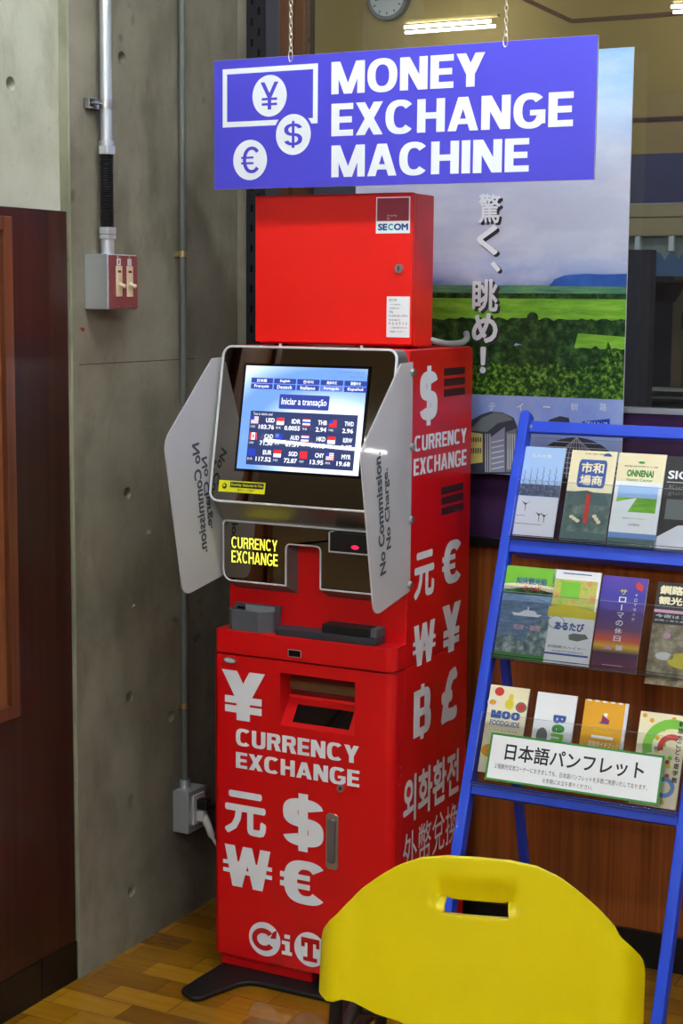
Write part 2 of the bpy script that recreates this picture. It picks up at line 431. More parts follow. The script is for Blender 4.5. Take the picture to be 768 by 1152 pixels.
struct(far, 'grey brown board-marked concrete wall with round tie holes behind the switch box', 'wall')
nh = at(12, 94, 0, -.267)
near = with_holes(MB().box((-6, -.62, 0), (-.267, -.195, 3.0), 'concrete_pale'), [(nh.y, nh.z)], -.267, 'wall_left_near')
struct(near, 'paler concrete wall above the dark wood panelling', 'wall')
lip = MB()
zz = [i * .03 for i in range(101)]; vs = []
for i, z in enumerate(zz):
    e = .003 * math.sin(z * 9.1) + random.uniform(-.0012, .0012)
    vs += [(-.2675, -.1995 + e * .4, z), (-.2450, -.1975 + e * .3, z), (-.2432, -.1935 + e * .3, z)]
lip.add(vs, [(3 * i + j, 3 * i + j + 1, 3 * i + j + 4, 3 * i + j + 3) for i in range(100) for j in (0, 1)], 'concrete_lip')
struct(lip.build('trim_1'), 'rough pale concrete corner strip between the two wall parts', 'trim')
mk = MB()
jz0 = at(150, 407, 0, WALLX).z
mk.obox(LWALL, -.17, jz0 - .0012, .30, jz0 + .0008, -.001, .0004, 'vent_dark')
o = mk.build('joint_line', far); 
for (px, py, s, c_, nm) in ((93, 370, .006, 'red_dark', 'paint_fleck'), (150, 681, .006, 'decal_white', 'paint_fleck'), (167, 598, .008, 'concrete_pale', 'scuff_mark')):
    p = at(px, py, 0, WALLX)
    MB().poly(LWALL, [(p.y + s * (1 + .5 * random.uniform(-1, 1)) * math.cos(a) * 1.3, p.z + s * (.7 + .4 * random.uniform(-1, 1)) * math.sin(a)) for a in [k * math.pi / 5 for k in range(10)]], .0006, c_).build(nm, far)

# wood panelling and framed recess at the left
ptop = 1.729
o = MB().box((-.267, -.62, .09), (-.250, -.2005, ptop), 'wood_dark').build('trim_2', bevel=.001); struct(o, 'dark reddish brown wood panelling against the concrete wall', 'panelling')
wf = empty('wooden_frame', (-.25, -.5, .67), 'lighter reddish brown wooden frame mounted on the dark panelling at the left', 'frame')
b = MB(); fy1, fz0, fz1 = -.408, .665, 1.708; fy0 = -.605
for a_, b_ in (((fy1 - .028, fz0), (fy1, fz1)), ((fy0, fz0), (fy0 + .028, fz1)), ((fy0 + .028, fz0), (fy1 - .028, fz0 + .028)), ((fy0 + .028, fz1 - .028), (fy1 - .028, fz1))):
    b.box((-.252, a_[0], a_[1]), (-.230, b_[0], b_[1]), 'wood_frame')
b.build('frame', wf, bevel=.0015)
MB().box((-.252, fy0 + .027, fz0 + .027), (-.243, fy1 - .027, fz1 - .027), 'wood_inner').build('inner_panel', wf)
o = MB()
o.box((-.267, -.62, 0), (-.247, -.33, .092), 'baseboard').box((-.267, -.327, 0), (-.247, -.2005, .092), 'baseboard')
struct(o.build('baseboard_left', bevel=.001), 'black skirting board below the dark panelling', 'baseboard')

# back wall: wood below, dark spandrel, window above
zs = .965
o = MB().box((WALLX, BACKY, .085), (5.4, BACKY + .1, zs), 'wood_back').build('wall_back'); struct(o, 'orange brown wood panelled wall below the window')
o = MB().box((WALLX, BACKY - .012, 0), (5.4, BACKY + .1, .085), 'baseboard').build('baseboard_back'); struct(o, 'black skirting board below the wood back wall', 'baseboard')
win = empty('window_1', (.8, BACKY, zs), 'large interior window with dark sill above the wood wall', 'window'); win['kind'] = 'structure'
MB().box((WALLX, BACKY - .02, zs), (5.4, BACKY + .05, zs + .022), 'baseboard').build('window_sill', win, bevel=.002)
zr = at(730, 462.5, 1, BACKY).z
MB().box((WALLX, BACKY, zs + .022), (5.4, BACKY + .04, zr - .006), 'navy_panel').build('spandrel_panel', win)
MB().box((WALLX, BACKY - .008, zr - .006), (5.4, BACKY + .045, zr + .006), 'alu').build('window_rail', win, bevel=.001)
MB().box((-.05, BACKY + .012, zr + .006), (5.4, BACKY + .018, 3.0), 'glass_window').build('glass', win)
MB().box((-.108, BACKY - .03, zs + .022), (-.082, BACKY + .05, 3.0), 'brown_metal').box((-.082, BACKY - .005, zs + .022), (-.052, BACKY + .05, 3.0), 'brown_metal').build('window_post', win, bevel=.001)
# perforated strut in the corner
st = empty('perforated_strut', (-.17, BACKY, 0), 'dark perforated steel strut running up the corner beside the brown window post', 'strut')
b = MB().box((-.206, BACKY - .022, 0), (-.147, BACKY - .002, 3.0), 'strut_dark'); b.build('perforated_face', st, bevel=.001)
MB().box((-.1465, BACKY - .03, 0), (-.1085, BACKY - .002, 3.0), 'strut_grey').build('flat_face', st, bevel=.001)
b = MB()
for i in range(60):
    for xx in (-.190, -.170):
        z = .02 + i * .05 + (0.025 if xx > -.18 else 0)
        b.box((xx - .0035, BACKY - .0226, z - .009), (xx + .0035, BACKY - .0218, z + .009), 'black_gloss')
o = b.build('slot', st); o['kind'] = 'stuff'
# closing wall piece behind the strut
slab('wall_corner', (-.9, BACKY, 0), (-.108, BACKY + .1, 3.0), 'concrete_dark', 'concrete return behind the corner strut')

# ------------------------------------------------------------------ hall beyond the glass
HY = 6.0
slab('floor_hall', (-7, BACKY + .1, -.1), (6, HY, 0), 'hall_purple', 'floor of the hall beyond the window', 'floor')
slab('ceiling_hall', (-7, BACKY + .1, 3.9), (6, HY + .1, 4.0), 'ceiling_white', 'ceiling of the hall beyond the window', 'ceiling')
zb = at(712, 174, 1, HY).z; zs2 = at(712, 135, 1, HY).z
slab('wall_hall', (-7, HY, zb), (6, HY + .1, 3.9), 'hall_beige', 'beige panelled upper wall of the hall beyond the window')
zb2 = at(708, 228, 1, HY).z
slab('wall_hall_band', (-7, HY - .02, zb2), (6, HY + .08, zb), 'hall_purple', 'grey purple wall band below the beige panels')
slab('wall_hall_left', (-7.1, BACKY + .1, 0), (-7, HY, 3.9), 'hall_beige', 'end wall of the hall beyond the window')
slab('wall_hall_right', (6, BACKY + .1, 0), (6.1, HY, 3.9), 'hall_beige', 'other end wall of the hall beyond the window')
sc_ = at(643, 24, 1, HY)
b = MB().box((sc_.x, HY - .006, sc_.z - .012), (6, HY + .01, sc_.z + .012), 'brown_metal').box((-7, HY - .006, zs2 - .014), (6, HY + .01, zs2 + .010), 'brown_metal')
sd = at(592, 0, 1, HY)
d = V((sd.x - sc_.x, 0, sd.z - sc_.z)); e = V((d.z, 0, -d.x)).normalized() * .012; far2 = sc_ + d * 1.8
b.add([V((sc_.x, HY - .006, sc_.z)) - e, V((sc_.x, HY - .006, sc_.z)) + e, V((far2.x, HY - .006, far2.z)) + e, V((far2.x, HY - .006, far2.z)) - e], [(0, 1, 2, 3)], 'brown_metal')
struct(b.build('trim_3'), 'thin dark seams between the beige hall panels', 'trim')
mat('hall_shelf_a', (196, 176, 140), .6); mat('hall_shelf_b', (120, 100, 84), .6); mat('hall_pale', (178, 186, 180), .6)
mat('hall_post', (74, 68, 80), .6); mat('hall_dark', (44, 44, 60), .6); mat('awning_blue', (104, 134, 178), .6); mat('hall_deep', (52, 48, 66), .7)
YS = 4.6
sk = empty('shop_front', (0, YS, 0), 'pale shop counter front with beige boards seen through the window', 'shop front')
def hb(mb, l, t, r, b_, mt, y0=0, th=.06):
    p = at(l, t, 1, YS); q = at(r, b_, 1, YS); mb.box((p.x, YS + y0, q.z), (q.x, YS + y0 + th, p.z), mt)
b = MB(); hb(b, 600, 232, 860, 242, 'hall_shelf_a'); hb(b, 600, 242, 860, 247, 'hall_shelf_b', .02); hb(b, 600, 247, 860, 253, 'hall_shelf_a'); hb(b, 600, 253, 860, 256, 'hall_shelf_b', .02); hb(b, 600, 256, 860, 264, 'hall_shelf_a')
b.build('fascia_boards', sk)
b = MB(); hb(b, 600, 264, 860, 300, 'hall_pale', .05); hb(b, 714, 264, 719, 282, 'decal_white', 0, .04); hb(b, 752, 264, 757, 282, 'decal_white', 0, .04)
b.build('pale_band', sk)
b = MB(); hb(b, 600, 299, 900, 470, 'hall_deep', .55); b.build('dark_interior', sk)
b = MB(); hb(b, 698, 440, 900, 446, 'hall_pale', .1, .3); hb(b, 698, 446, 900, 456, 'alu', .12, .3); hb(b, 698, 456, 900, 600, 'hall_dark', .12, .3); p = at(698, 456, 1, YS); b.box((p.x, YS + .12, 0), (p.x + 1.5, YS + .4, p.z - .05), 'hall_dark'); b.build('counter', sk)
b = MB(); hb(b, 728, 300, 736, 440, 'hall_shelf_b', .45, .05); hb(b, 736, 302, 850, 316, 'decal_white', .5, .02); hb(b, 745, 330, 757, 350, 'hall_pale', .4, .05); hb(b, 740, 352, 760, 372, 'hall_dark', .4, .05); hb(b, 760, 330, 767, 430, 'hall_dark', .3, .06)
b.build('stock_shapes', sk)
pst = MB(); p0 = at(676, 281, 1, YS - .3); p1 = at(733, 281, 1, YS - .3)
pst.box((p0.x, YS - .3, 0), (p1.x, YS - .22, p0.z), 'hall_post')
tag(pst.build('partition_post', bevel=.004), 'tall dark grey partition post standing beyond the window beside the poster', 'partition')
aw = MB(); F = Frame((0, YS - .1, 0), (1, 0, 0), (0, 0, 1)); ua, va = F.uv(733, 284); ub, vb = F.uv(860, 311); k_ = 0; u = ua; sw = F.uv(748, 300)[0] - F.uv(733, 300)[0]
while u < ub:
    pts = [(u, vb)] + [(u + sw * j / 8, vb + (va - vb) * .62 + (va - vb) * .38 * math.sin(math.pi * j / 8)) for j in range(9)] + [(u + sw, vb)]
    aw.extr(F, pts, -.01, .01, 'awning_blue'); u += sw
tag(aw.build('scalloped_awning'), 'blue awning with scalloped edge over the dark shop interior', 'awning')
pl = MB(); mat('pot_dark', (58, 40, 44), .6); p = at(748, 318, 1, YS - .05)
pl.tube([(p.x, YS - .05, p.z - .09), (p.x, YS - .05, p.z - .02), (p.x, YS - .05, p.z), (p.x, YS - .05, p.z + .012)], .05, 'pot_dark', 16, radii=[.05, .09, .12, .12])
tag(pl.build('hanging_bowl'), 'dark round bowl hanging under the scalloped awning', 'bowl')
# clock
p = at(437, -3, 1, HY - .03); ck = empty('wall_clock', p, 'round grey rimmed wall clock high on the beige hall wall', 'clock')
FC = Frame((p.x, HY - .001, p.z), (1, 0, 0), (0, 0, 1))
circ = [(.135 * math.cos(a), .135 * math.sin(a)) for a in [k * math.pi / 24 for k in range(48)]]
MB().extr(FC, circ, 0, .05, 'clock_rim').build('rim', ck, bevel=.006)
b = MB().disc(FC, 0, 0, .112, .112, .0515, 'clock_face', 48); 
for k in range(12):
    a = k * math.pi / 6; b.poly(FC, [(math.sin(a) * r_ + math.cos(a) * w_, math.cos(a) * r_ - math.sin(a) * w_) for r_, w_ in ((.088, -.004), (.104, -.004), (.104, .004), (.088, .004))], .052, 'black_text')
b.build('dial', ck)
MB().poly(FC, [(-.004, -.02), (.004, -.02), (.05, .05), (.044, .054)], .053, 'black_text').poly(FC, [(-.003, .01), (.003, -.01), (-.08, -.02), (-.08, -.015)], .054, 'black_text').build('hands', ck)

# ------------------------------------------------------------------ ceiling lamps
def batten(x, y, z, L, ang, label, tubem='tube', two=True, hung=0, group=None):
    r = empty('ceiling_light', (x, y, z), label, 'light', group)
    d = V((math.cos(ang), math.sin(ang), 0)); e = V((-d.y, d.x, 0)); c = V((x, y, z))
    b = MB(); F = Frame(c - d * (L / 2), d, e)
    b.obox(F, 0, -.06, L, .06, .03, .06, 'ceiling_white'); b.obox(F, 0, -.02, L, .02, .0, .03, 'ceiling_white'); b.build('housing', r, bevel=.002)
    for s_ in ((-.045, .045) if two else (0,)):
        MB().tube([c - d * (L / 2 - .01) + e * s_ - V((0, 0, .0)), c + d * (L / 2 - .01) + e * s_], .014, tubem, 10).build('tube', r)
    if hung:
        for q in (-.3, .3):
            MB().cyl(c + d * (L * q) + V((0, 0, .06)), c + d * (L * q) + V((0, 0, hung)), .005, 'alu', 8).build('rod', r)
    return r
LAMPS = [(.75, -.72), (3.2, -.72), (.75, -3.2), (3.2, -3.2), (-3.6, -3.2), (.9, -6.0), (3.3, -6.0), (-3.0, -6.12), (-5.3, -6.05)]
for i, (x, y) in enumerate(LAMPS):
    batten(x, y, 2.935, 1.2, -.16 if x == -3.0 else 0, 'twin tube fluorescent ceiling light over the room in front of the machine', 'tube' if y > -1 else 'tube_mid', two=x != -3.0, group='fluorescent ceiling lights of the room')
def slim(pxl, pyl, pxr, pyr, label):
    p = at(pxl, pyl, 1, 5.6); q = at(pxr, pyr, 1, 5.6)
    r = empty('hanging_light', (p + q) / 2, label, 'light'); z = (p.z + q.z) / 2
    MB().box((p.x, 5.6, z + .036), (q.x, 5.64, z + .05), 'hall_beige').build('housing', r)
    MB().cyl((p.x, 5.6, z + .012), (q.x - .04, 5.6, z + .012), .009, 'tube_far', 10).build('tube', r); MB().cyl((p.x + .02, 5.57, z - .022), (q.x, 5.57, z - .022), .008, 'tube_far', 10).build('tube', r)
    for x in (p.x + .05, q.x - .05): MB().cyl((x, 5.62, z + .05), (x, 5.62, 3.9), .003, 'hall_beige', 6).build('rod', r)
slim(455, 33, 559, 26, 'slim twin fluorescent light hung before the beige hall wall, behind the sign top')
slim(755, 10, 800, 7, 'slim fluorescent light at the top right, seen through the window')
for x in (-4.2, -1.6, 1.0, 3.6):
    for y in (2.2, 4.0):
        batten(x, y, 3.83, 1.2, 0, 'twin tube ceiling light of the hall, above the glass', 'tube_hall', group='ceiling lights of the hall')

# ================================================================== MACHINE
mc = empty('currency_exchange_machine', (W / 2, .2, 0), 'tall red currency exchange machine with touch screen standing in the concrete corner', 'machine')
YF = .06     # upper cabinet front
YB = .402
ZC = .806    # counter top
ZT = 1.442
# lower cabinet body with rounded front corners, front door, counter ledge, upper cabinet
def prism(pts, z0, z1, mt, name, parent, bev=.002, label=None):
    F = Frame((0, 0, 0), (1, 0, 0), (0, 1, 0)); return MB().extr(F, pts, z0, z1, mt).build(name, parent, bevel=bev, label=label)
prism(rrect(0, .056, W, YB, .002, 2), .043, .7525, 'red_paint', 'lower_cabinet', mc, .0008)
# door with rectangular recess: frame of four blocks + recess box
uL, vB, uR, vT = FRONT.rect(314, 757.5, 399, 824)
u0r, u1r, v1r, v0r = .152, .345, .733, .632
u0r = FRONT.uv(315, 785)[0]; u1r = FRONT.uv(399, 800)[0]; v1r = FRONT.uv(356, 762)[1]; v0r = FRONT.uv(356, 822)[1]
d = MB()
outer = rrect(.001, .043, W - .001, .7495, [.002, .002, .002, .002], 1)
F0 = FRONT
door_pts_y0, door_pts_y1 = 0.0, .014
def dbox(u0, v0, u1, v1): d.box((u0, 0, v0), (u1, .016, v1), 'red_paint')
dbox(.0015, .043, u0r, .7495); dbox(u0r, .043, u1r, v0r); dbox(u0r, v1r, u1r, .7495)
# right strip with the rounded corner
F = Frame((0, 0, 0), (1, 0, 0), (0, 1, 0))
corner = [(u1r, .016), (u1r, 0)] + [(W - .022 + .022 * math.sin(a), .022 - .022 * math.cos(a)) for a in [k * math.pi / 16 for k in range(9)]] + [(W, .0555), (W - .02, .0555), (W - .02, .03), (W - .03, .016)]
d.extr(F, corner, .043, .7495, 'red_paint', True)
d.box((.0005, .0, .043), (.004, .0555, .7495), 'red_paint')
door = d.build('front_door', mc)
# recess pocket with inclined red sill, dark window
b = MB(); ym = .05
b.box((u0r - .002, ym, v0r), (u1r + .002, ym + .003, v1r), 'red_dark')
b.box((u0r - .003, .014, v0r), (u0r, ym, v1r), 'red_paint').box((u1r, .014, v0r), (u1r + .003, ym, v1r), 'red_paint').box((u0r, .014, v1r), (u1r, ym, v1r + .003), 'red_paint')
b.build('recess', door)
FS = Frame((0, .0, v0r), (1, 0, 0), (0, .045, .062)); hS = V((0, .045, .062)).length
b = MB().obox(FS, u0r, 0, u1r, hS * .98, -.004, 0, 'red_paint'); b.obox(FS, u0r, hS * .9, u1r, hS, 0, .003, 'red_box'); sill = b.build('dispenser_flap', door, bevel=.001)
MB().quad(FS, u0r + .028, hS * .16, u1r - .018, hS * .72, .0006, 'black_gloss').build('flap_window', door)
MB().box((u0r + .001, .044, v1r - .045), (u1r - .001, .049, v1r - .024), 'shutter').build('slot_shutter', door)
# plinth
prism(rrect(.004, .016, FRONT.uv(347, 1100)[0], YB - .02, .001, 1), .006, .043, 'red_paint', 'plinth', mc, .001)
prism(rrect(FRONT.uv(347, 1100)[0] + .0005, .045, W - .004, YB - .02, .001, 1), .012, .043, 'black_matte', 'plinth_recess', mc, .001)
# black base plate with two splayed feet
F = Frame((0, 0, 0), (1, 0, 0), (0, 1, 0))
bp = fillet([(.005, .36, .01), (.006, -.02, .01), (-.000, -.155, .028), (.062, -.190, .03), (.108, -.040, .05), (W - .108, -.040, .05), (W - .062, -.190, .03), (W + .0, -.155, .028), (W - .006, -.02, .01), (W - .005, .36, .01)], .01)
MB().extr(F, bp, 0, .012, 'black_matte').build('base_plate', mc, bevel=.004)
# counter
prism(rrect(-.001, -.002, W + .0002, YF + .006, [.01, .026, .001, .001]), .7535, ZC, 'red_paint', 'counter', mc, .004)
MB().box((.001, .008, .748), (W - .001, .055, .756), 'red_dark').build('shadow_gap', mc)
# upper cabinet
b = MB(); FT = Frame((0, 0, 0), (0, 1, 0), (0, 0, 1))
prof = fillet([(YF, .7528, 0), (YB, .7528, 0), (YB, ZT, .022), (YF + .0, ZT, .008)], 0)
b.extr(FT, [(p[0], p[1]) for p in prof], .0, W, 'red_paint')
b.build('upper_cabinet', mc, bevel=.0035)
# side strip (rear part of the side below counter level)
for nm, (l, r_, ys) in {'upper': (499.5, 522.3, (417.5, 429.2, 441.0)), 'lower': (496.3, 520.4, (549.6, 561, 572.5))}.items():
    for yc in ys:
        u0, v0, u1, v1 = SIDE.rect(l, yc - 3.8, r_, yc + 3.8)
        b = MB()
        for k in range(5): b.obox(SIDE, u0, v0 + (v1 - v0) * k / 5, u1, v0 + (v1 - v0) * (k + .55) / 5, .0002, .0016, 'vent_dark')
        b.obox(SIDE, u0 - .0006, v0 - .0006, u1 + .0006, v1 + .0006, -.001, .0006, 'vent_back')
        b.build('vent', mc)
# ---- screen housing
ZB0, ZB1 = 1.099, 1.4435
FB = Frame((0, -.030, ZB0), (1, 0, 0), (0, .065, ZB1 - ZB0)); HB = V((0, .065, ZB1 - ZB0)).length
wB = .434
rimo = rrect(0, 0, wB, HB, .024, 8); rimi = inset(rimo, .0055)
b = MB()
k = len(rimo)
# tapered housing back to the cabinet
ob = [(min(max(u, .002), W - .004) if False else .002 + u * (W - .006) / wB, v) for u, v in rimo]
P = [FB.p(u, v, 0) for u, v in rimo]; Q = []
for u, v in ob:
    q = FB.p(u, v, 0); Q.append(V((q.x, YF + .002, min(q.z, ZT - .001) if v > HB / 2 else q.z - .028 * (1 - v / HB * 2))))
b.add(P + Q, [(i, (i + 1) % k, k + (i + 1) % k, k + i) for i in range(k)], 'grey_housing', True)
hs = b.build('screen_housing', mc)
b = MB(); 
ri = inset(rimo, .0055); rm = inset(rimo, .0015)
P = [FB.p(u, v, 0) for u, v in rimo] + [FB.p(u, v, .003) for u, v in rm] + [FB.p(u, v, .003) for u, v in inset(rimo, .0048)] + [FB.p(u, v, .0) for u, v in ri]
b.add(P, [(j * k + i, j * k + (i + 1) % k, (j + 1) * k + (i + 1) % k, (j + 1) * k + i) for j in range(3) for i in range(k)], 'silver_rim', True)
b.build('silver_rim', hs)
MB().poly(FB, ri, .0, 'mirror_black').build('mirror_panel', hs)
# little studs on top
for px in (304, 440):
    p = at(px, 389, 2, ZT + .002); MB().cyl((p.x, YF + .012, ZT - .002), (p.x, YF + .012, ZT + .006), .0035, 'white_plastic', 12).build('stud', mc)
# screen
su0, sv1 = FB.uv(276, 411.3); su1, _ = FB.uv(413.3, 414.2); sv0 = FB.uv(268.8, 525.5)[1]; su0 = (su0 + FB.uv(268.8, 525.5)[0]) / 2
su1 = (FB.uv(413.3, 414.2)[0] + FB.uv(404.8, 537.5)[0]) / 2; sv0 = (sv0 + FB.uv(404.8, 537.5)[1]) / 2
def screenmat():
    mt = mat('screen_bg', (120, 165, 235), .012, spec=.5); t = NT(mt)
    w = t.n('ShaderNodeTexWave', wave_type='RINGS', rings_direction='SPHERICAL'); t.l(t.coord('Generated', scale=(1.2, 1, 1), loc=(-.9, 0, -.4)), w.inputs['Vector']); w.inputs['Scale'].default_value = .32; w.inputs['Distortion'].default_value = 2.0; w.inputs['Detail'].default_value = 1
    c = t.ramp(w.outputs['Fac'], [(.1, (104, 148, 228)), (.6, (170, 200, 245)), (.95, (226, 238, 252))])
    t.b.inputs['Base Color'].default_value = (.02, .02, .03, 1)
    t.l(c, t.b.inputs['Emission Color']); t.b.inputs['Emission Strength'].default_value = .60
screenmat()
for n_, c_ in dict(ui_blue=(44, 62, 150), ui_blue2=(92, 118, 205), ui_navy=(38, 52, 100), ui_white=(245, 248, 255), ui_red=(214, 36, 44), ui_eu=(30, 60, 180), ui_grey=(90, 100, 130), ui_line=(120, 130, 170)).items():
    x = mat(n_, c_, .012); x.node_tree.nodes['Principled BSDF'].inputs['Base Color'].default_value = (.02, .02, .02, 1)
    x.node_tree.nodes['Principled BSDF'].inputs['Emission Strength'].default_value = .55; x.node_tree.nodes['Principled BSDF'].inputs['Emission Color'].default_value = srgb(c_)
MB().obox(FB, su0 - .006, sv0 - .006, su1 + .006, sv1 + .006, .0003, .0025, 'black_gloss').build('screen_frame', hs)
b = MB(); b.quad(FB, su0, sv0, su1, sv1, .003, 'screen_bg')
SW, SH = su1 - su0, sv1 - sv0
def sx(a): return su0 + a * SW
def sy(a): return sv1 - a * SH      # fractions measured from the top
N1, N2, N3 = .0032, .0034, .0036
tabs = [('日本語', 'Français'), ('English', 'Deutsch'), ('한국어', 'Italiano'), ('简体中文', 'Português'), ('繁體中文', 'Español')]
for i, (a, c) in enumerate(tabs):
    x0 = .055 + i * .192; x1 = x0 + .182
    b.poly(FB, rrect(sx(x0), sy(.165), sx(x1), sy(.115), .001, 2), N1, 'ui_blue'); b.poly(FB, rrect(sx(x0), sy(.222), sx(x1), sy(.172), .001, 2), N1, 'ui_blue2' if i == 3 else 'ui_blue')
    b.text(FB, a, sx(x0 + .05), sy(.156), sx(x1 - .05), sy(.125), N2, 'ui_white', bold=.02, res=2); b.text(FB, c, sx(x0 + .03), sy(.214), sx(x1 - .03), sy(.18), N2, 'ui_white', bold=.02, res=2)
b.poly(FB, rrect(sx(.305), sy(.405), sx(.715), sy(.265), .003, 4), N1, 'ui_blue')
b.text(FB, 'Iniciar a transação', sx(.325), sy(.378), sx(.695), sy(.298), N2, 'ui_white', bold=.014)
b.text(FB, '2017/03/26 10:42:18', sx(.76), sy(.045), sx(.97), sy(.028), N1, 'ui_grey', res=1); b.text(FB, 'Ver. 2.1.0', sx(.86), sy(.082), sx(.97), sy(.066), N1, 'ui_grey', res=1)
b.quad(FB, sx(.075), sy(.955), sx(.955), sy(.435), N1, 'ui_navy')
b.text(FB, 'Taxa de câmbio atual', sx(.10), sy(.475), sx(.26), sy(.45), N2, 'ui_white', res=1)
rows = [[('USD', '103.76', 'us'), ('IDR', '0.0055', 'id'), ('THB', '2.94', 'th'), ('TWD', '2.96', 'tw')],
        [('CAD', '71.30', 'ca'), ('AUD', '67.31', 'au'), ('HKD', '11.13', 'th'), ('KRW', '0.07', 'id')],
        [('EUR', '117.52', 'eu'), ('SGD', '72.87', 'id'), ('CNY', '13.95', 'cn'), ('MYR', '19.68', 'us')]]
for j, row in enumerate(rows):
    y0 = .49 + j * .155
    for i, (cu, val, fl) in enumerate(row):
        x0 = .085 + i * .215
        fx0, fx1, fy0_, fy1_ = sx(x0), sx(x0 + .062), sy(y0 + .07), sy(y0)
        base = {'us': 'ui_white', 'id': 'ui_white', 'th': 'ui_white', 'tw': 'ui_red', 'ca': 'ui_white', 'au': 'ui_eu', 'eu': 'ui_eu', 'cn': 'ui_red'}[fl]
        b.quad(FB, fx0, fy0_, fx1, fy1_, N2, base); h = fy1_ - fy0_; w_ = fx1 - fx0
        if fl == 'us':
            for q in range(4): b.quad(FB, fx0, fy0_ + h * (q * .25 + .02), fx1, fy0_ + h * (q * .25 + .13), N3, 'ui_red')
            b.quad(FB, fx0, fy0_ + h * .5, fx0 + w_ * .42, fy1_, N3 + .0001, 'ui_eu')
        if fl == 'id': b.quad(FB, fx0, fy0_ + h / 2, fx1, fy1_, N3, 'ui_red')
        if fl == 'th': b.quad(FB, fx0, fy0_ + h * .38, fx1, fy0_ + h * .62, N3, 'ui_eu'); b.quad(FB, fx0, fy0_, fx1, fy0_ + h * .15, N3, 'ui_red'); b.quad(FB, fx0, fy1_ - h * .15, fx1, fy1_, N3, 'ui_red')
        if fl in ('tw', 'au'): b.quad(FB, fx0, fy0_ + h / 2, fx0 + w_ / 2, fy1_, N3, 'ui_eu' if fl == 'tw' else 'ui_blue2')
        if fl == 'ca': b.quad(FB, fx0, fy0_, fx0 + w_ * .25, fy1_, N3, 'ui_red'); b.quad(FB, fx1 - w_ * .25, fy0_, fx1, fy1_, N3, 'ui_red'); b.disc(FB, (fx0 + fx1) / 2, (fy0_ + fy1_) / 2, w_ * .13, h * .25, N3, 'ui_red', 6)
        b.text(FB, cu, sx(x0 + .125), sy(y0 + .052), sx(x0 + .198), sy(y0 + .008), N2, 'ui_white', bold=.03, res=2)
        b.text(FB, val, sx(x0 + .195 - .021 * len(val)), sy(y0 + .118), sx(x0 + .198), sy(y0 + .074), N2, 'ui_white', bold=.03, res=2)
        b.text(FB, cu, sx(x0), sy(y0 + .108), sx(x0 + .04), sy(y0 + .088), N2, 'ui_white', res=1)
b.build('touch_screen', hs)
# security sticker
l0, b0 = FB.uv(246, 559 - 2); r0, t0 = FB.uv(298.5, 545)
l0 = FB.uv(246.2, 545)[0]; r0 = FB.uv(297.8, 552)[0]; t0 = FB.uv(272, 541.5)[1]; b0 = FB.uv(272, 554.5)[1]
b = MB().obox(FB, l0, b0, r0, t0, .0002, .0008, 'sticker_yellow'); b.quad(FB, l0 + (r0 - l0) * .25, b0 + (t0 - b0) * .42, r0 - (r0 - l0) * .03, t0 - (t0 - b0) * .1, .0009, 'black_text')
b.text(FB, 'Security Cameras in Use', l0 + (r0 - l0) * .27, b0 + (t0 - b0) * .5, r0 - (r0 - l0) * .05, t0 - (t0 - b0) * .2, .001, 'sticker_yellow', bold=.03, res=1)
b.text(FB, '防犯カメラ作動中', l0 + (r0 - l0) * .42, b0 + (t0 - b0) * .1, r0 - (r0 - l0) * .22, b0 + (t0 - b0) * .34, .0009, 'black_text', res=1)
b.disc(FB, l0 + (r0 - l0) * .13, b0 + (t0 - b0) * .5, .0058, .0066, .0009, 'black_text', 20); b.disc(FB, l0 + (r0 - l0) * .12, b0 + (t0 - b0) * .55, .0028, .003, .001, 'sticker_yellow', 14)
b.build('warning_sticker', hs, label='yellow security camera sticker')
# thin silver line on the mirror's lower right and small glints are reflections; lower fascia
YM = .028
FM = Frame((0, YM, 0), (1, 0, 0), (0, 0, 1))
zt = FM.uv(250, 583)[1]; zb_ = FM.uv(300, 655.5)[1]
nl = FM.uv(322.5, 630)[0]; nr = FM.uv(359.5, 630)[0]; nt = FM.uv(340, 614.5)[1]; wM = W - .012
ztM = 1.052; zbM = .912
pts = fillet([(.002, zbM, .028), (nl, zbM, .004), (nl, nt, .010), (nr, nt, .010), (nr, zbM, .006), (wM, zbM, .028), (wM, ztM, .012), (.002, ztM, .012)], .01, 8)
k = len(pts)
b = MB()
cxm = W / 2
Q = []
for u, v in pts:
    du = .0
    # flare outwards towards the cabinet
    if v < (zbM + ztM) / 2 - .02: vv = v - .02
    else: vv = v
    uu = u
    if abs(u - nl) < .012 and v < nt + .005: uu = u + .012
    if abs(u - nr) < .012 and v < nt + .005: uu = u + .002
    Q.append(V((min(uu, W - .003), YF + .002, vv)))
b.add([FM.p(u, v, 0) for u, v in pts] + Q, [((i + 1) % k, i, k + i, k + (i + 1) % k) for i in range(k)], 'grey_housing', True)
lf = b.build('lower_fascia', mc)
b = MB(); i1 = inset(pts, .0012); i2 = inset(pts, .0034); i3 = inset(pts, .0042)
P = [FM.p(u, v, 0) for u, v in pts] + [FM.p(u, v, .0025) for u, v in i1] + [FM.p(u, v, .0025) for u, v in i2] + [FM.p(u, v, 0) for u, v in i3]
b.add(P, [(j * k + i, j * k + (i + 1) % k, (j + 1) * k + (i + 1) % k, (j + 1) * k + i) for j in range(3) for i in range(k)], 'silver_rim', True)
b.build('silver_rim', lf)
bm = bmesh.new(); vs = [bm.verts.new(FM.p(u, v, .0003)) for u, v in i3]; bm.faces.new(vs); bmesh.ops.triangulate(bm, faces=bm.faces[:])
MB().bm(bm, 'mirror_black').build('mirror_panel', lf)
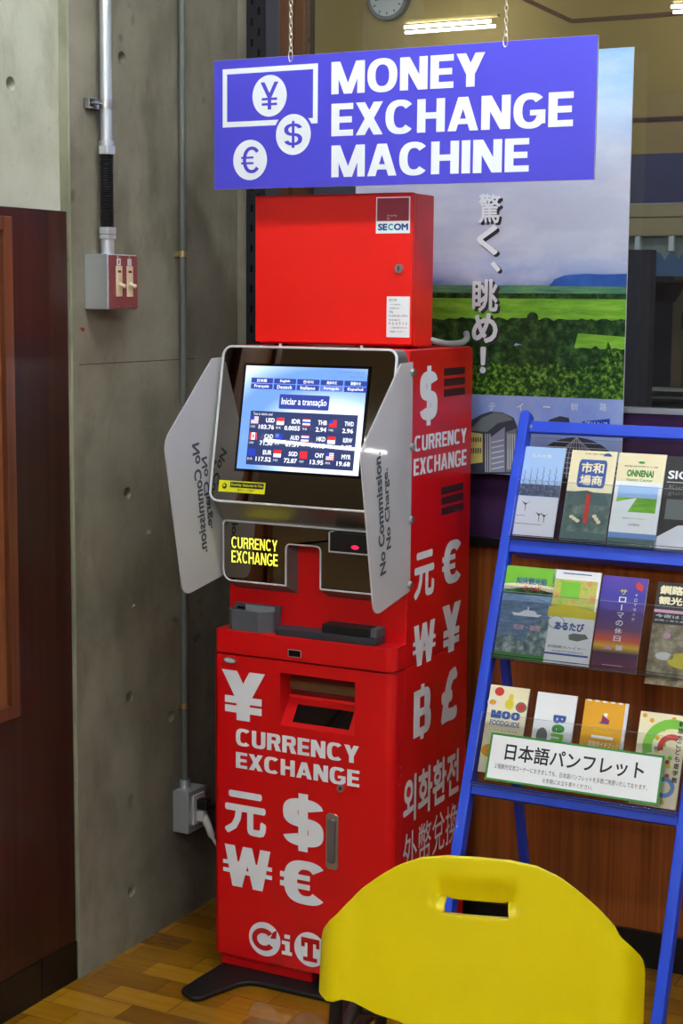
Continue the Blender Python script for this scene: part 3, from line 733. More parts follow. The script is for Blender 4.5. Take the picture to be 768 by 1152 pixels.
# sloping band between screen housing and fascia
b = MB(); y0_, z0_ = -.028, ZB0 + .002
b.add([V((.012, y0_, z0_)), V((wB - .012, y0_, z0_)), V((wM - .004, YM, ztM)), V((.006, YM, ztM))], [(0, 3, 2, 1)], 'band_metal')
b.add([V((.012, y0_, z0_)), V((.006, YM, ztM)), V((.004, YF, ztM)), V((.004, YF, z0_))], [(0, 1, 2, 3)], 'grey_housing')
b.add([V((wB - .012, y0_, z0_)), V((wM - .004, YM, ztM)), V((W - .004, YF, ztM)), V((W - .004, YF, z0_))], [(0, 3, 2, 1)], 'grey_housing')
b.build('sloping_band', mc)
b = MB(); b.word(FM, 'CURRENCY', *FM.rect(260.6, 605.5, 312, 618.5), .0008, 'lit_yellow', .17, .14, 2.2, .12); b.word(FM, 'EXCHANGE', *FM.rect(260.6, 621, 312.5, 635), .0008, 'lit_yellow', .17, .14, 2.2, .12)
b.build('lit_lettering', lf, label='glowing yellow lettering on the mirror')
# passport scanner on the right lobe
u0, v0, u1, v1 = FM.rect(375, 600, 424, 621)
b = MB().obox(FM, u0, v0, u1, v1, .001, .018, 'black_matte'); b.obox(FM, u0 - .001, v0 - .002, u1, v0 + .001, .001, .021, 'silver_rim'); b.obox(FM, u0 - .002, v0 - .002, u0 + .001, v1 + .002, .001, .02, 'silver_rim')
sc = b.build('scanner', lf, bevel=.0008)
p = at(399, 616, 1, YM - .019); MB().disc(Frame((p.x, YM - .0183, p.z), (1, 0, 0), (0, 0, 1)), 0, 0, .009, .004, 0.0002, 'lit_red', 24).build('scanner_light', lf, label='glowing red scanner light')
# ---- shields (frosted acrylic wings), both bolted to the sides
def shield_obj(F, name, label):
    pts = fillet([(.058, 1.4165, .004), (.058, .924, .004), (-.114, .896, .032), (-.184, 1.242, .05), (.0, 1.414, .008)], .01, 10)
    b = MB(); b.extr(F, pts, -.0017, .0017, 'frosted'); sh = b.build(name, mc, label=label)
    return sh
FR = Frame((.4545, 0, 0), (0, 1, 0), (0, 0, 1)); FL = Frame((-.0085, 0, 0), (.034, 1, 0), (0, 0, 1))
shR = shield_obj(FR, 'side_shield', 'frosted right hand shield')
shL = shield_obj(FL, 'side_shield', 'frosted left hand shield')
def tilt(F, u, v): return Frame(F.p(u, v), F.U - F.V * -.13, F.V - F.U * .13)
def shtext(F, sh, mirrored):
    b = MB()
    for s_, px, t_, b_ in (('No Commission.', 427.5, 508, 648), ('No Charge.', 435.5, 526, 618)) if not mirrored else (('No Commission.', 223.5, 497.6, 624), ('No Charge.', 232.5, 513, 596)):
        uc, v1 = F.uv(px, t_); _, v0 = F.uv(px, b_); T = tilt(F, uc, (v0 + v1) / 2); h = (v1 - v0) / 2
        b.text(T, s_, -.0145, -h, .0145, h, .0021, 'shield_text', bold=.035, rot=-90 if mirrored else 90, flipu=mirrored)
    b.build('lettering', sh)
shtext(FR, shR, False); shtext(FL, shL, True)
for zz_ in (1.395, 1.236, 1.080, .938):
    for sh, x, s_ in ((shR, W, 1), (shL, 0, -1)):
        xx = x
        MB().cyl((xx, .054, zz_), (xx + s_ * .005, .054, zz_), .0095, 'black_matte', 18).cyl((xx + s_ * .005, .054, zz_), (xx + s_ * .015, .054, zz_), .0088, 'steel', 18, r2=.0075).build('bolt', sh)
# ---- items on the counter
u0 = .018; cup = empty('x', (0, 0, 0), '', ''); bpy.data.objects.remove(cup)
F = Frame((0, 0, 0), (1, 0, 0), (0, 1, 0))
b = MB(); pc = at(257, 707, 2, ZC); pd = at(316, 712, 2, ZC)
cx0, cx1, cy0, cy1 = .020, .138, .006, .058
outl = fillet([(cx0, cy1 + .0, 0), (cx0, cy0 + .018, .008), (cx0 + .018, cy0, .008), (cx1 - .03, cy0 - .002, .008), (cx1, cy0 + .018, .008), (cx1, cy1, 0)], .01, 4)
inn = inset(outl, .005); k = len(outl); z0, z1 = ZC, ZC + .046
P = [F.p(u, v, z0) for u, v in outl] + [F.p(u, v, z1) for u, v in outl] + [F.p(u, v, z1) for u, v in inn] + [F.p(u, v, z0 + .012) for u, v in inn]
b.add(P, [(j * k + i, j * k + (i + 1) % k, (j + 1) * k + (i + 1) % k, (j + 1) * k + i) for j in range(3) for i in range(k)] + [tuple(range(3 * k, 4 * k))], 'tray_grey')
b.box((cx0, cy1 - .005, z1 - .006), (cx1, cy1 + .002, z1 + .008), 'tray_grey'); b.box((cx0 + .028, cy1 - .0065, z1 - .026), (cx1 - .014, cy1 - .005, z1 + .006), 'hose_grey')
b.build('coin_tray', mc, bevel=.001)
b = MB(); F2 = Frame((0, 0, 0), (1, 0, 0), (0, 1, 0))
tx0, tx1 = .152, .402
b.extr(F2, rrect(tx0, -.0 + .004, tx1, .052, .004, 2), ZC, ZC + .016, 'tray_dark'); tr = b.build('note_tray', mc, bevel=.0015)
b = MB(); b.extr(F2, rrect(.275, .014, tx1 - .003, .0585, .004, 2), ZC + .016, ZC + .034, 'tray_grey'); b.box((.268, .008, ZC + .0165), (tx1 - .018, .045, ZC + .036), 'black_matte', .002); b.build('card_reader', mc, bevel=.001)
# counter front hole, lock badge
u0, v0, u1, v1 = FRONT.rect(325, 731.5, 338.5, 738.5)
MB().obox(FRONT, u0 - .001, v0 - .001, u1 + .001, v1 + .001, .0, .0026, 'silver_rim').obox(FRONT, u0, v0, u1, v1, .0, .003, 'black_gloss').build('port', mc)
uu, vv = FRONT.uv(259, 742.5)
FK = Frame((uu, -.001, vv), (1, 0, -.03), (0, 0, 1)); b = MB(); b.extr(FK, [(.0165 * math.cos(a), .0075 * math.sin(a)) for a in [q * math.pi / 16 for q in range(32)]], 0, .003, 'steel'); b.poly(FK, [(.0135 * math.cos(a), .005 * math.sin(a)) for a in [q * math.pi / 16 for q in range(32)]], .0032, 'silver_rim'); b.build('lock_badge', door)
uu, vv = FRONT.uv(383.5, 886.5); FK = Frame((uu, 0, vv), (1, 0, 0), (0, 0, 1)); b = MB(); b.extr(FK, [(.0085 * math.cos(a), .0085 * math.sin(a)) for a in [q * math.pi / 12 for q in range(24)]], 0, .004, 'steel'); b.disc(FK, 0, 0, .0055, .0055, .0042, 'grey_housing', 20); b.obox(FK, -.0008, -.004, .0008, .004, .0042, .0046, 'black_gloss'); b.build('lock', door)
u0, v0, u1, v1 = FRONT.rect(367.2, 915, 380.8, 978)
b = MB(); b.extr(FRONT, rrect(u0, v0, u1, v1, .009, 5), 0, .004, 'steel'); hd = b.build('handle_plate', door, bevel=.001)
MB().extr(FRONT, rrect(u0 + .006, v0 + .016, u1 - .006, v1 - .012, .006, 5), .004, .010, 'grey_housing').build('handle', hd, bevel=.0015)
for i, (px, py) in enumerate(((449.8, 863.5), (450.6, 872.3), (449.3, 882.5))):
    u_, v_ = SIDE.uv(px, py); MB().disc(Frame((W, u_, v_), (0, 1, 0), (0, 0, 1)), 0, 0, .003, .003, .0006, 'steel', 14).build('rivet', mc)
# ---- lettering on front and side (vinyl)
def won(mb, F, l, t, r, b_, n):
    u0, v0, u1, v1 = F.rect(l, t, r, b_)
    mb.word(F, 'W', u0, v0, u1, v1, n, 'decal_white', .25, .2, 2)
    flush('currency_sign', LP[0])
LP = [door]
def flush(name, parent):
    global b
    b.build(name, parent); b.v.clear(); b.f.clear(); b.mi.clear(); b.m.clear(); b.sm.clear()
def sym(mb, F, ch, l, t, r, b_, n, bold=.05, **k):
    u0, v0, u1, v1 = F.rect(l, t, r, b_)
    if ch in ('元', '£'): mb.text(F, ch, u0, v0, u1, v1, n, 'decal_white', bold=bold, **k)
    elif len(ch) > 1: mb.word(F, ch, u0, v0, u1, v1, n, 'decal_white', .25, .19, 3.0, .08)
    else: mb.word(F, ch, u0, v0, u1, v1, n, 'decal_white', .27, .20, 2.7)
    flush('words' if len(ch) > 1 else 'currency_sign', LP[0])
b = MB(); N0 = .0004
sym(b, FRONT, '¥', 249.5, 755.5, 298, 811, N0, .055)
sym(b, FRONT, 'CURRENCY', 265.3, 829, 403.8, 849, N0, .045); sym(b, FRONT, 'EXCHANGE', 265.3, 856, 404.4, 875, N0, .045)
sym(b, FRONT, '元', 252.7, 891, 299.5, 940, N0, .035); sym(b, FRONT, '$', 318.3, 893, 364, 958, N0, .055)
won(b, FRONT, 251, 953.5, 306, 999.5, N0); sym(b, FRONT, '€', 315, 968, 364, 1017, N0, .055)
def circ_letter(ch, l, t, r, b_, f=.22):
    u0, v0, u1, v1 = FRONT.rect(l, t, r, b_); b.disc(FRONT, (u0 + u1) / 2, (v0 + v1) / 2, (u1 - u0) / 2, (v1 - v0) / 2, N0, 'decal_white')
    return (u0 + u1) / 2, (v0 + v1) / 2, (u1 - u0) / 2, (v1 - v0) / 2
cu_, cv_, ru, rv = circ_letter('C', 280, 1037.5, 315.5, 1075.5)
# slab letter C
def ringseg(cu, cv, ru0, rv0, ru1, rv1, a0, a1, n, mt, k=24):
    P = []; 
    for i in range(k + 1):
        a = a0 + (a1 - a0) * i / k; P += [FRONT.p(cu + ru0 * math.cos(a), cv + rv0 * math.sin(a), n), FRONT.p(cu + ru1 * math.cos(a), cv + rv1 * math.sin(a), n)]
    b.add(P, [(2 * i, 2 * i + 1, 2 * i + 3, 2 * i + 2) for i in range(k)], mt)
ringseg(cu_ - ru * .06, cv_ - rv * .02, ru * .42, rv * .36, ru * .74, rv * .66, math.radians(42), math.radians(325), N0 + .0003, 'decal_red')
b.poly(FRONT, [(cu_ + ru * .36, cv_ + rv * .12), (cu_ + ru * .72, cv_ + rv * .16), (cu_ + ru * .78, cv_ + rv * .68), (cu_ + ru * .52, cv_ + rv * .5)], N0 + .0004, 'decal_red')
cu_, cv_, ru, rv = circ_letter('T', 331, 1049, 366.5, 1087.5)
def rp(x0, y0, x1, y1): b.quad(FRONT, cu_ + x0 * ru, cv_ + y0 * rv, cu_ + x1 * ru, cv_ + y1 * rv, N0 + .0003, 'decal_red')
rp(-.56, .36, .6, .66); rp(-.56, .12, -.34, .4); rp(.38, .12, .6, .4); rp(-.16, -.5, .2, .4); rp(-.42, -.7, .46, -.46)
u0, v0, u1, v1 = FRONT.rect(317, 1051.5, 328.5, 1074.5); w_, h_ = u1 - u0, v1 - v0
for x0, y0, x1, y1 in ((.25, .80, .8, 1.0), (.0, .5, .78, .68), (.32, .1, .78, .6), (0, 0, 1, .18)): b.quad(FRONT, u0 + x0 * w_, v0 + y0 * h_, u0 + x1 * w_, v0 + y1 * h_, N0 + x1 * 1e-4 + y1 * 3e-5, 'decal_white')
b.build('round_letter_logo', door, label='white and red round letter logo')
b = MB(); LP[0] = mc
sym(b, SIDE, '$', 471.9, 411.5, 491.8, 478.5, N0, .055)
def sidetext(body, l, tl, bl, r, tr, br, bold, n=N0):
    u0, a1 = SIDE.uv(l, tl); _, a0 = SIDE.uv(l, bl); u1, b1 = SIDE.uv(r, tr); _, b0 = SIDE.uv(r, br)
    if body.isascii(): b.word(SIDE, body, u0, (a0 + b0) / 2, u1, (a1 + b1) / 2, n, 'decal_white', .25, .17, 3.0, .08)
    else: b.text(SIDE, body, u0, (a0 + b0) / 2, u1, (a1 + b1) / 2, n, 'decal_white', bold=bold)
    flush('words', LP[0])
sidetext('CURRENCY', 465.8, 491.5, 509.5, 524.6, 480, 497, .05); sidetext('EXCHANGE', 465, 517, 537.2, 524.4, 504, 522, .05)
sym(b, SIDE, '元', 465.6, 620, 488.3, 672, N0, .035); sym(b, SIDE, '€', 497, 608, 518, 656.5, N0, .055)
won(b, SIDE, 464.2, 700.5, 489.4, 746.5, N0); sym(b, SIDE, '¥', 497, 679, 517.7, 733, N0, .055)
u0, v0, u1, v1 = SIDE.rect(465, 769.5, 484.3, 831); h_ = v1 - v0; b.word(SIDE, 'B', u0, v0 + h_ * .08, u1, v1 - h_ * .08, N0, 'decal_white', .27, .17, 2.6)
uc = u0 + (u1 - u0) * .50; wb = (u1 - u0) * .10; b.quad(SIDE, uc - wb, v0, uc + wb, v0 + h_ * .16, N0, 'decal_white'); b.quad(SIDE, uc - wb, v1 - h_ * .16, uc + wb, v1, N0, 'decal_white')
flush('currency_sign', mc); sym(b, SIDE, '£', 496, 752.5, 514, 811.5, N0, .05)
sidetext('외화환전', 453.6, 880, 929, 516.4, 838, 892, .03); sidetext('外幣兌換', 453.4, 940, 985, 515.4, 900, 943, .004)

# ================================================================== ALARM BOX
BX0, BX1, BY0, BY1, BZ0, BZ1 = .044, .430, .10, .212, ZT + .004, 1.772
ab = empty('alarm_control_box', ((BX0 + BX1) / 2, .155, ZT), 'bright red metal alarm box sitting on top of the exchange machine', 'box')
MB().box((BX0, BY0 + .018, BZ0), (BX1, BY1, BZ1), 'red_box').build('body', ab, bevel=.003)
MB().box((BX0 - .001, BY0, BZ0 + .004), (BX1 + .001, BY0 + .0175, BZ1 + .001), 'red_box').build('door', ab, bevel=.003)
for x in (BX0 + .03, BX1 - .03):
    MB().cyl((x, BY1 - .03, ZT), (x, BY1 - .03, ZT + .006), .008, 'black_matte', 14).cyl((x, BY0 + .05, ZT), (x, BY0 + .05, ZT + .006), .008, 'black_matte', 14).build('foot', ab)
FX = Frame((0, BY0, 0), (1, 0, 0), (0, 0, 1))
uu, vv = FX.uv(449.2, 302); F_ = Frame((uu, BY0, vv), (1, 0, 0), (0, 0, 1))
MB().extr(F_, [(.0095 * math.cos(a), .0095 * math.sin(a)) for a in [q * math.pi / 12 for q in range(24)]], 0, .005, 'steel').obox(F_, -.001, -.005, .001, .005, .005, .0055, 'black_gloss').build('lock', ab)
mat('sticker_mauve', (150, 52, 70), .35); mat('secom_blue', (20, 84, 140), .4); mat('secom_teal', (60, 170, 190), .4)
u0, v0, u1, v1 = FX.rect(423, 221.5, 461.3, 262.5); b = MB().obox(FX, u0, v0, u1, v1, .0002, .0008, 'decal_white'); h_ = v1 - v0; w_ = u1 - u0
b.quad(FX, u0 + w_ * .035, v0 + h_ * .34, u1 - w_ * .035, v1 - h_ * .03, .0010, 'sticker_mauve')
b.text(FX, 'SE', u0 + w_ * .06, v0 + h_ * .08, u0 + w_ * .34, v0 + h_ * .27, .0011, 'secom_blue', bold=.05); b.text(FX, 'C', u0 + w_ * .36, v0 + h_ * .08, u0 + w_ * .51, v0 + h_ * .27, .0011, 'secom_teal', bold=.05); b.text(FX, 'OM', u0 + w_ * .53, v0 + h_ * .08, u1 - w_ * .05, v0 + h_ * .27, .0011, 'secom_blue', bold=.05)
b.text(FX, 'Security\nby', u0 + w_ * .33, v0 + h_ * .37, u0 + w_ * .62, v0 + h_ * .52, .0011, 'decal_white', res=1)
b.build('security_sticker', ab, label='square white and mauve security sticker')
u0, v0, u1, v1 = FX.rect(434.8, 333.5, 460.8, 379.5); b = MB().obox(FX, u0, v0, u1, v1, .0002, .0007, 'decal_white'); h_ = v1 - v0; w_ = u1 - u0
for q, (s_, x0, x1, hh) in enumerate((('SECOM', .1, .42, .06), ('セコム株式会社', .15, .6, .035), ('お問合せ先', .12, .55, .04), ('TEL', .1, .3, .05), ('0154-25-0756', .1, .92, .05), ('契約番号', .1, .6, .035), ('0 2 6 7 1 5', .1, .9, .06), ('この装置に異常があるときは', .15, .9, .04), ('ご連絡ください', .1, .75, .04))):
    yy = v1 - h_ * (.12 + q * .095); b.text(FX, s_, u0 + w_ * x0, yy, u0 + w_ * x1, yy + h_ * hh, .0009, 'ui_dark' if 'ui_dark' in MATS else 'black_text', res=1)
b.build('contact_label', ab, label='small white contact label')
# grey hose behind the box
b = MB(); pts = []; rad = []
ctrl = [V((.415, .19, ZT + .022)), V((.432, .225, ZT + .014)), V((.438, .27, ZT + .008)), V((.440, .32, ZT + .0075)), V((.440, .36, ZT + .010)), V((.437, .388, ZT + .018)), V((.43, .40, ZT + .03))]
def cr(P, t):
    n = len(P) - 1; i = min(int(t), n - 1); f = t - i; p0 = P[max(i - 1, 0)]; p1 = P[i]; p2 = P[i + 1]; p3 = P[min(i + 2, n)]
    return .5 * ((2 * p1) + (p2 - p0) * f + (2 * p0 - 5 * p1 + 4 * p2 - p3) * f * f + (3 * p1 - p0 - 3 * p2 + p3) * f ** 3)
for i in range(121): pts.append(cr(ctrl, i / 120 * 6)); rad.append(.0072 if i % 3 else .006)
b.tube(pts, .007, 'hose_grey', 12, radii=rad)
tag(b.build('flexible_hose'), 'grey ribbed flexible hose curving over the machine behind the red box', 'hose')

# ================================================================== HANGING SIGN
SY = .05
sg = empty('hanging_sign', (.41, SY, 1.785), 'violet blue hanging sign reading MONEY EXCHANGE MACHINE in white', 'sign')
FG = Frame((0, SY, 0), (1, 0, 0), (0, 0, 1))
q = [FG.uv(241, 70), FG.uv(673.5, 37.5), FG.uv(667.3, 202.5), FG.uv(241, 213)]
gx0 = (q[0][0] + q[3][0]) / 2; gx1 = (q[1][0] + q[2][0]) / 2; gz0 = (q[2][1] + q[3][1]) / 2; gz1 = (q[0][1] + q[1][1]) / 2
MB().obox(FG, gx0, gz0, gx1, gz1, -.006, 0, 'sign_edge').obox(FG, gx0 + .0005, gz0 + .0005, gx1 - .0005, gz1 - .0005, -.0068, .0006, 'sign_blue').build('panel', sg)
b = MB(); n = .001
def gtext(s_, l, r, tl, bl, tr, br):
    u0, a1 = FG.uv(l, tl); _, a0 = FG.uv(l, bl); u1, b1 = FG.uv(r, tr); _, b0 = FG.uv(r, br)
    b.word(FG, s_, u0, (a0 + b0) / 2, u1, (a1 + b1) / 2, n, 'sign_white', .235, .19, 2.35, .075)
gtext('MONEY', 373, 546, 69.5, 107, 57.5, 97.5)
gtext('EXCHANGE', 373, 645.5, 116.5, 154, 101.5, 143)
gtext('MACHINE', 373, 595.5, 163, 200.5, 154.5, 193.5)
# banknote outline
oq = [FG.uv(250.6, 78.6), FG.uv(357.8, 70.8), FG.uv(357.5, 138.5), FG.uv(250.8, 143.8)]
x0 = oq[0][0]; x1 = oq[1][0]; z1 = (oq[0][1] + oq[1][1]) / 2; z0 = (oq[2][1] + oq[3][1]) / 2; t_ = .0115
for r_ in ((x0, z0, x0 + t_, z1), (x1 - t_, z0, x1, z1), (x0 + t_, z1 - t_, x1 - t_, z1), (x0 + t_, z0, x1 - t_, z0 + t_)): b.quad(FG, *r_, n, 'sign_white')
def coin(ch, cx, cy, rx, ry, ring=0):
    u0, v0, u1, v1 = FG.rect(cx - rx, cy - ry, cx + rx, cy + ry); cu, cv, ru, rv = (u0 + u1) / 2, (v0 + v1) / 2, (u1 - u0) / 2, (v1 - v0) / 2
    if ring: b.disc(FG, cu, cv, ru + .006, rv + .006, n + .0002, 'sign_blue')
    b.disc(FG, cu, cv, ru, rv, n + .0004, 'sign_white', 48); b.word(FG, ch, cu - ru * .52, cv - rv * .66, cu + ru * .52, cv + rv * .66, n + .0006, 'sign_blue', .17, .125, 2.2)
coin('¥', 303.5, 107.8, 19.3, 23.5); coin('$', 330.2, 151.3, 19.6, 23, 1); coin('€', 281.6, 180, 19, 22.7)
b.build('lettering', sg, label='white lettering and coin pictograms')
def link(mb, c, T, w, h, r, flip):
    pts = []
    X = V((1, 0, 0)) if flip else V((0, 1, 0))
    for i in range(13):
        a = 2 * math.pi * i / 12; pts.append(c + X * (w * math.cos(a)) + V((0, 0, 1)) * (h * math.sin(a)))
    mb.tube(pts, r, 'chain', 6, caps=False)
for px, py in ((327, 66), (568.5, 49)):
    uu, vv = FG.uv(px, py); b = MB()
    link(b, V((uu, SY - .001, vv + .006)), None, .0048, .013, .0011, True)
    z = vv + .022; i = 0
    while z < 3.0: link(b, V((uu, SY, z)), None, .0034, .0075, .0011, i % 2 == 0); z += .0118; i += 1
    b.build('chain', sg)

# ================================================================== POSTER
PY = .462
FP = Frame((0, PY, 0), (1, 0, 0), (0, 0, 1))
px1 = (FP.uv(716.3, 52.5)[0] + FP.uv(697, 470)[0]) / 2; px0 = FP.uv(400, 215)[0]; pz1 = FP.uv(716.3, 52.5)[1]; pz0 = FP.uv(530, 531.5)[1]
def gz(y, x=600): return FP.uv(x, y)[1]
def prnt(name, cols, sc, rough=.25, stretch=(1, 1, 1), det=5):
    mt = mat(name, cols[1], rough); t = NT(mt); nn = t.noise(t.coord(scale=stretch), sc, det, .65)
    st_ = [(.32, cols[0]), (.5, cols[1]), (.68, cols[2])]; t.l(t.ramp(nn, st_), t.b.inputs['Base Color'])
prnt('po_dark', ((17, 42, 25), (37, 72, 40), (75, 120, 55)), 45)
prnt('po_leaf', ((11, 29, 13), (46, 89, 34), (138, 195, 69)), 90)
prnt('po_green', ((103, 165, 52), (127, 194, 62), (156, 216, 79)), 12, stretch=(1, 1, 6))
prnt('po_far', ((62, 115, 105), (92, 150, 115), (120, 175, 112)), 14, stretch=(1, 1, 10))
prnt('po_hill', ((42, 82, 162), (55, 100, 185), (65, 115, 200)), 10)
prnt('po_strip', ((140, 164, 245), (159, 186, 252), (178, 205, 252)), 5)
mt = mat('po_sky', (150, 170, 220), .25); t = NT(mt); tc = t.n('ShaderNodeTexCoord'); sp = t.n('ShaderNodeSeparateXYZ'); t.l(tc.outputs['Object'], sp.inputs[0])
mr = t.n('ShaderNodeMapRange'); t.l(sp.outputs['Z'], mr.inputs['Value'])
H_ = pz1 - pz0
mr.inputs['From Min'].default_value = gz(320) - pz0 - 0; mr.inputs['From Max'].default_value = H_
c = t.ramp(mr.outputs[0], [(0, (98, 122, 184)), (.07, (156, 172, 214)), (.16, (184, 194, 216)), (.45, (196, 204, 226)), (.75, (190, 220, 254)), (1, (140, 190, 252))])
cl = t.ramp(t.noise(t.coord(scale=(1, 1, 2.4)), 3.2, 6, .6), [(.45, (0, 0, 0)), (.7, (190, 190, 190))])
t.l(t.mix(cl, c, srgb((246, 248, 254))), t.b.inputs['Base Color'])
b = MB(); b.obox(FP, px0, pz0, px1, pz1, -.004, 0, 'decal_white')
b.quad(FP, px0, gz(322), px1, pz1, .0004, 'po_sky')
b.quad(FP, px0, gz(332), px1, gz(321), .0005, 'po_far'); b.quad(FP, px0, gz(338), px1, gz(330), .0006, 'po_dark'); b.quad(FP, px0, gz(366), px1, gz(336), .0007, 'po_green')
def pp(pts, mt, n): b.poly(FP, [FP.uv(*q) for q in pts], n, mt)
hx = [(617, 322), (624, 314), (634, 310), (646, 308.6), (660, 308), (680, 308.6), (705, 308)]
u_l = [FP.uv(*q) for q in hx]; b.poly(FP, u_l[:-1] + [(px1, u_l[-1][1]), (px1, gz(322)), ], .0008, 'po_hill')
def blob_band(y0, y1, mt, n, amp, xr=(px0, px1), k=60, seed=1):
    rnd = random.Random(seed); top = [(xr[0] + (xr[1] - xr[0]) * i / k, gz(y0) + amp * (rnd.random() - .3)) for i in range(k + 1)]
    b.poly(FP, [(xr[0], gz(y1))] + [(xr[1], gz(y1))] + list(reversed(top)), n, mt)
blob_band(360, 395, 'po_dark', .0009, .008, seed=2)
b.poly(FP, [(FP.uv(645, 386)[0], gz(394)), (px1, gz(396)), (px1, gz(377)), (FP.uv(650, 374)[0], gz(374))], .0011, 'po_green')
b.disc(FP, FP.uv(599, 357)[0], gz(357), .014, .012, .0011, 'po_dark', 14)
b.poly(FP, [FP.uv(576, 391), FP.uv(590, 394), FP.uv(588, 388), FP.uv(580, 386)], .0012, 'po_strip')
blob_band(391, 449, 'po_dark', .0013, .010, seed=4)
blob_band(412, 449, 'po_leaf', .0014, .012, (FP.uv(485, 420)[0], px1), seed=5)
b.poly(FP, [FP.uv(640, 447), FP.uv(655, 420), FP.uv(678, 402), FP.uv(684, 384), FP.uv(690, 398), FP.uv(697, 392), (px1, gz(410)), (px1, gz(449))], .0015, 'po_leaf')
b.quad(FP, px0, pz0, px1, gz(446), .0016, 'po_strip')
# lower collage of buildings
for nm, c_ in dict(bd_roof=(120, 136, 142), bd_grey=(150, 162, 192), bd_yel=(220, 206, 120), bd_dark=(64, 70, 90), bd_line=(220, 228, 236)).items(): mat(nm, c_, .3)
pp([(528, 533), (528, 474), (542, 466), (552, 463), (566, 464), (578, 470), (582, 480), (582, 533)], 'bd_dark', .0018)
pp([(528, 484), (542, 470), (556, 464), (568, 465), (578, 472), (560, 476), (548, 486)], 'bd_roof', .0020)
pp([(528, 486), (543, 488), (543, 520), (528, 522)], 'bd_yel', .0020); pp([(552, 492), (568, 480), (568, 531), (552, 531)], 'bd_grey', .0020); pp([(569, 486), (581, 482), (581, 531), (569, 531)], 'bd_roof', .0020)
for k in range(6): pp([(553, 497 + k * 6), (567, 494 + k * 6), (567, 495.5 + k * 6), (553, 498.5 + k * 6)], 'bd_line', .0022)
for k in range(3): pp([(546 + k * 2.4, 488), (547 + k * 2.4, 488), (547 + k * 2.4, 531), (546 + k * 2.4, 531)], 'bd_line', .0022)
# grid dome
cu = FP.uv(648, 520)[0]; cv = pz0; ru = cu - FP.uv(597, 520)[0]; rv = gz(492, 648) - pz0
b.poly(FP, [(cu + ru * math.cos(a), cv + rv * math.sin(a)) for a in [math.pi * i / 30 for i in range(31)]], .0018, 'bd_dark')
for k in range(1, 8):
    f = k / 8; hw = ru * math.sqrt(1 - f * f); b.quad(FP, cu - hw, cv + rv * f - .0008, cu + hw, cv + rv * f + .0008, .0021, 'bd_line')
for k in range(-9, 10):
    f = k / 10; P = []
    for i in range(9):
        yy = i / 8; x_ = cu + ru * f * math.sqrt(max(0, 1 - yy * yy * .98)) ; P.append((x_, cv + rv * yy * math.sqrt(max(0, 1 - f * f * 1.0))))
    b.poly(FP, [(x - .0008, y) for x, y in P] + [(x + .0008, y) for x, y in reversed(P)], .0021, 'bd_line')
for k in range(5): pp([(529.5 + k * 2.6, 492), (531 + k * 2.6, 492), (531 + k * 2.6, 497), (529.5 + k * 2.6, 497)], 'bd_dark', .0022); pp([(529.5 + k * 2.6, 504), (531 + k * 2.6, 504), (531 + k * 2.6, 510), (529.5 + k * 2.6, 510)], 'bd_dark', .0022)
for k in range(4): pp([(571 + k * 2.5, 488), (572.2 + k * 2.5, 488), (572.2 + k * 2.5, 528), (571 + k * 2.5, 528)], 'bd_line', .0022)
pp([(612, 480), (618, 472), (630, 468), (640, 470), (642, 480)], 'bd_dark', .0020)
pp([(655, 474), (686, 471), (686, 482), (655, 484)], 'ui_blue_print' if 'ui_blue_print' in MATS else 'rack_blue', .0020)
b.text(FP, 'プリンス', FP.uv(658, 478)[0], gz(480, 670), FP.uv(684, 478)[0], gz(474, 670), .0022, 'decal_white', bold=.02, res=1)
# headline
mat('po_shadow', (40, 42, 52), .5)
def ch(s_, l, t_, r, b_, bold=.03):
    u0, v0, u1, v1 = FP.rect(l, t_, r, b_)
    b.text(FP, s_, u0 + .006, v0 - .005, u1 + .006, v1 - .005, .0019, 'po_shadow', bold=bold + .012); b.text(FP, s_, u0, v0, u1, v1, .0024, 'decal_white', bold=bold)
ch('驚', 538.5, 218, 563.5, 251, .018); ch('く', 536.5, 253, 560.5, 287, .035); ch('、', 552, 294, 563, 306, .035); ch('眺', 531.5, 314, 560.5, 351, .025); ch('め', 531, 352, 560, 386, .035); ch('！', 540, 390, 547, 420, .035)
for s_, x in (('テ', 554), ('ィ', 585), ('ー', 615), ('釧', 646), ('路', 678.5)):
    u0, v0, u1, v1 = FP.rect(x - 3.8, 453.5, x + 3.8, 462) if s_ != 'ー' else FP.rect(x - 4, 457, x + 4, 458.5); b.text(FP, s_, u0, v0, u1, v1, .0020, 'decal_white', res=2)
tag(b.build('landscape_poster'), 'large poster of a green marsh under a blue sky, hung on the window', 'poster')

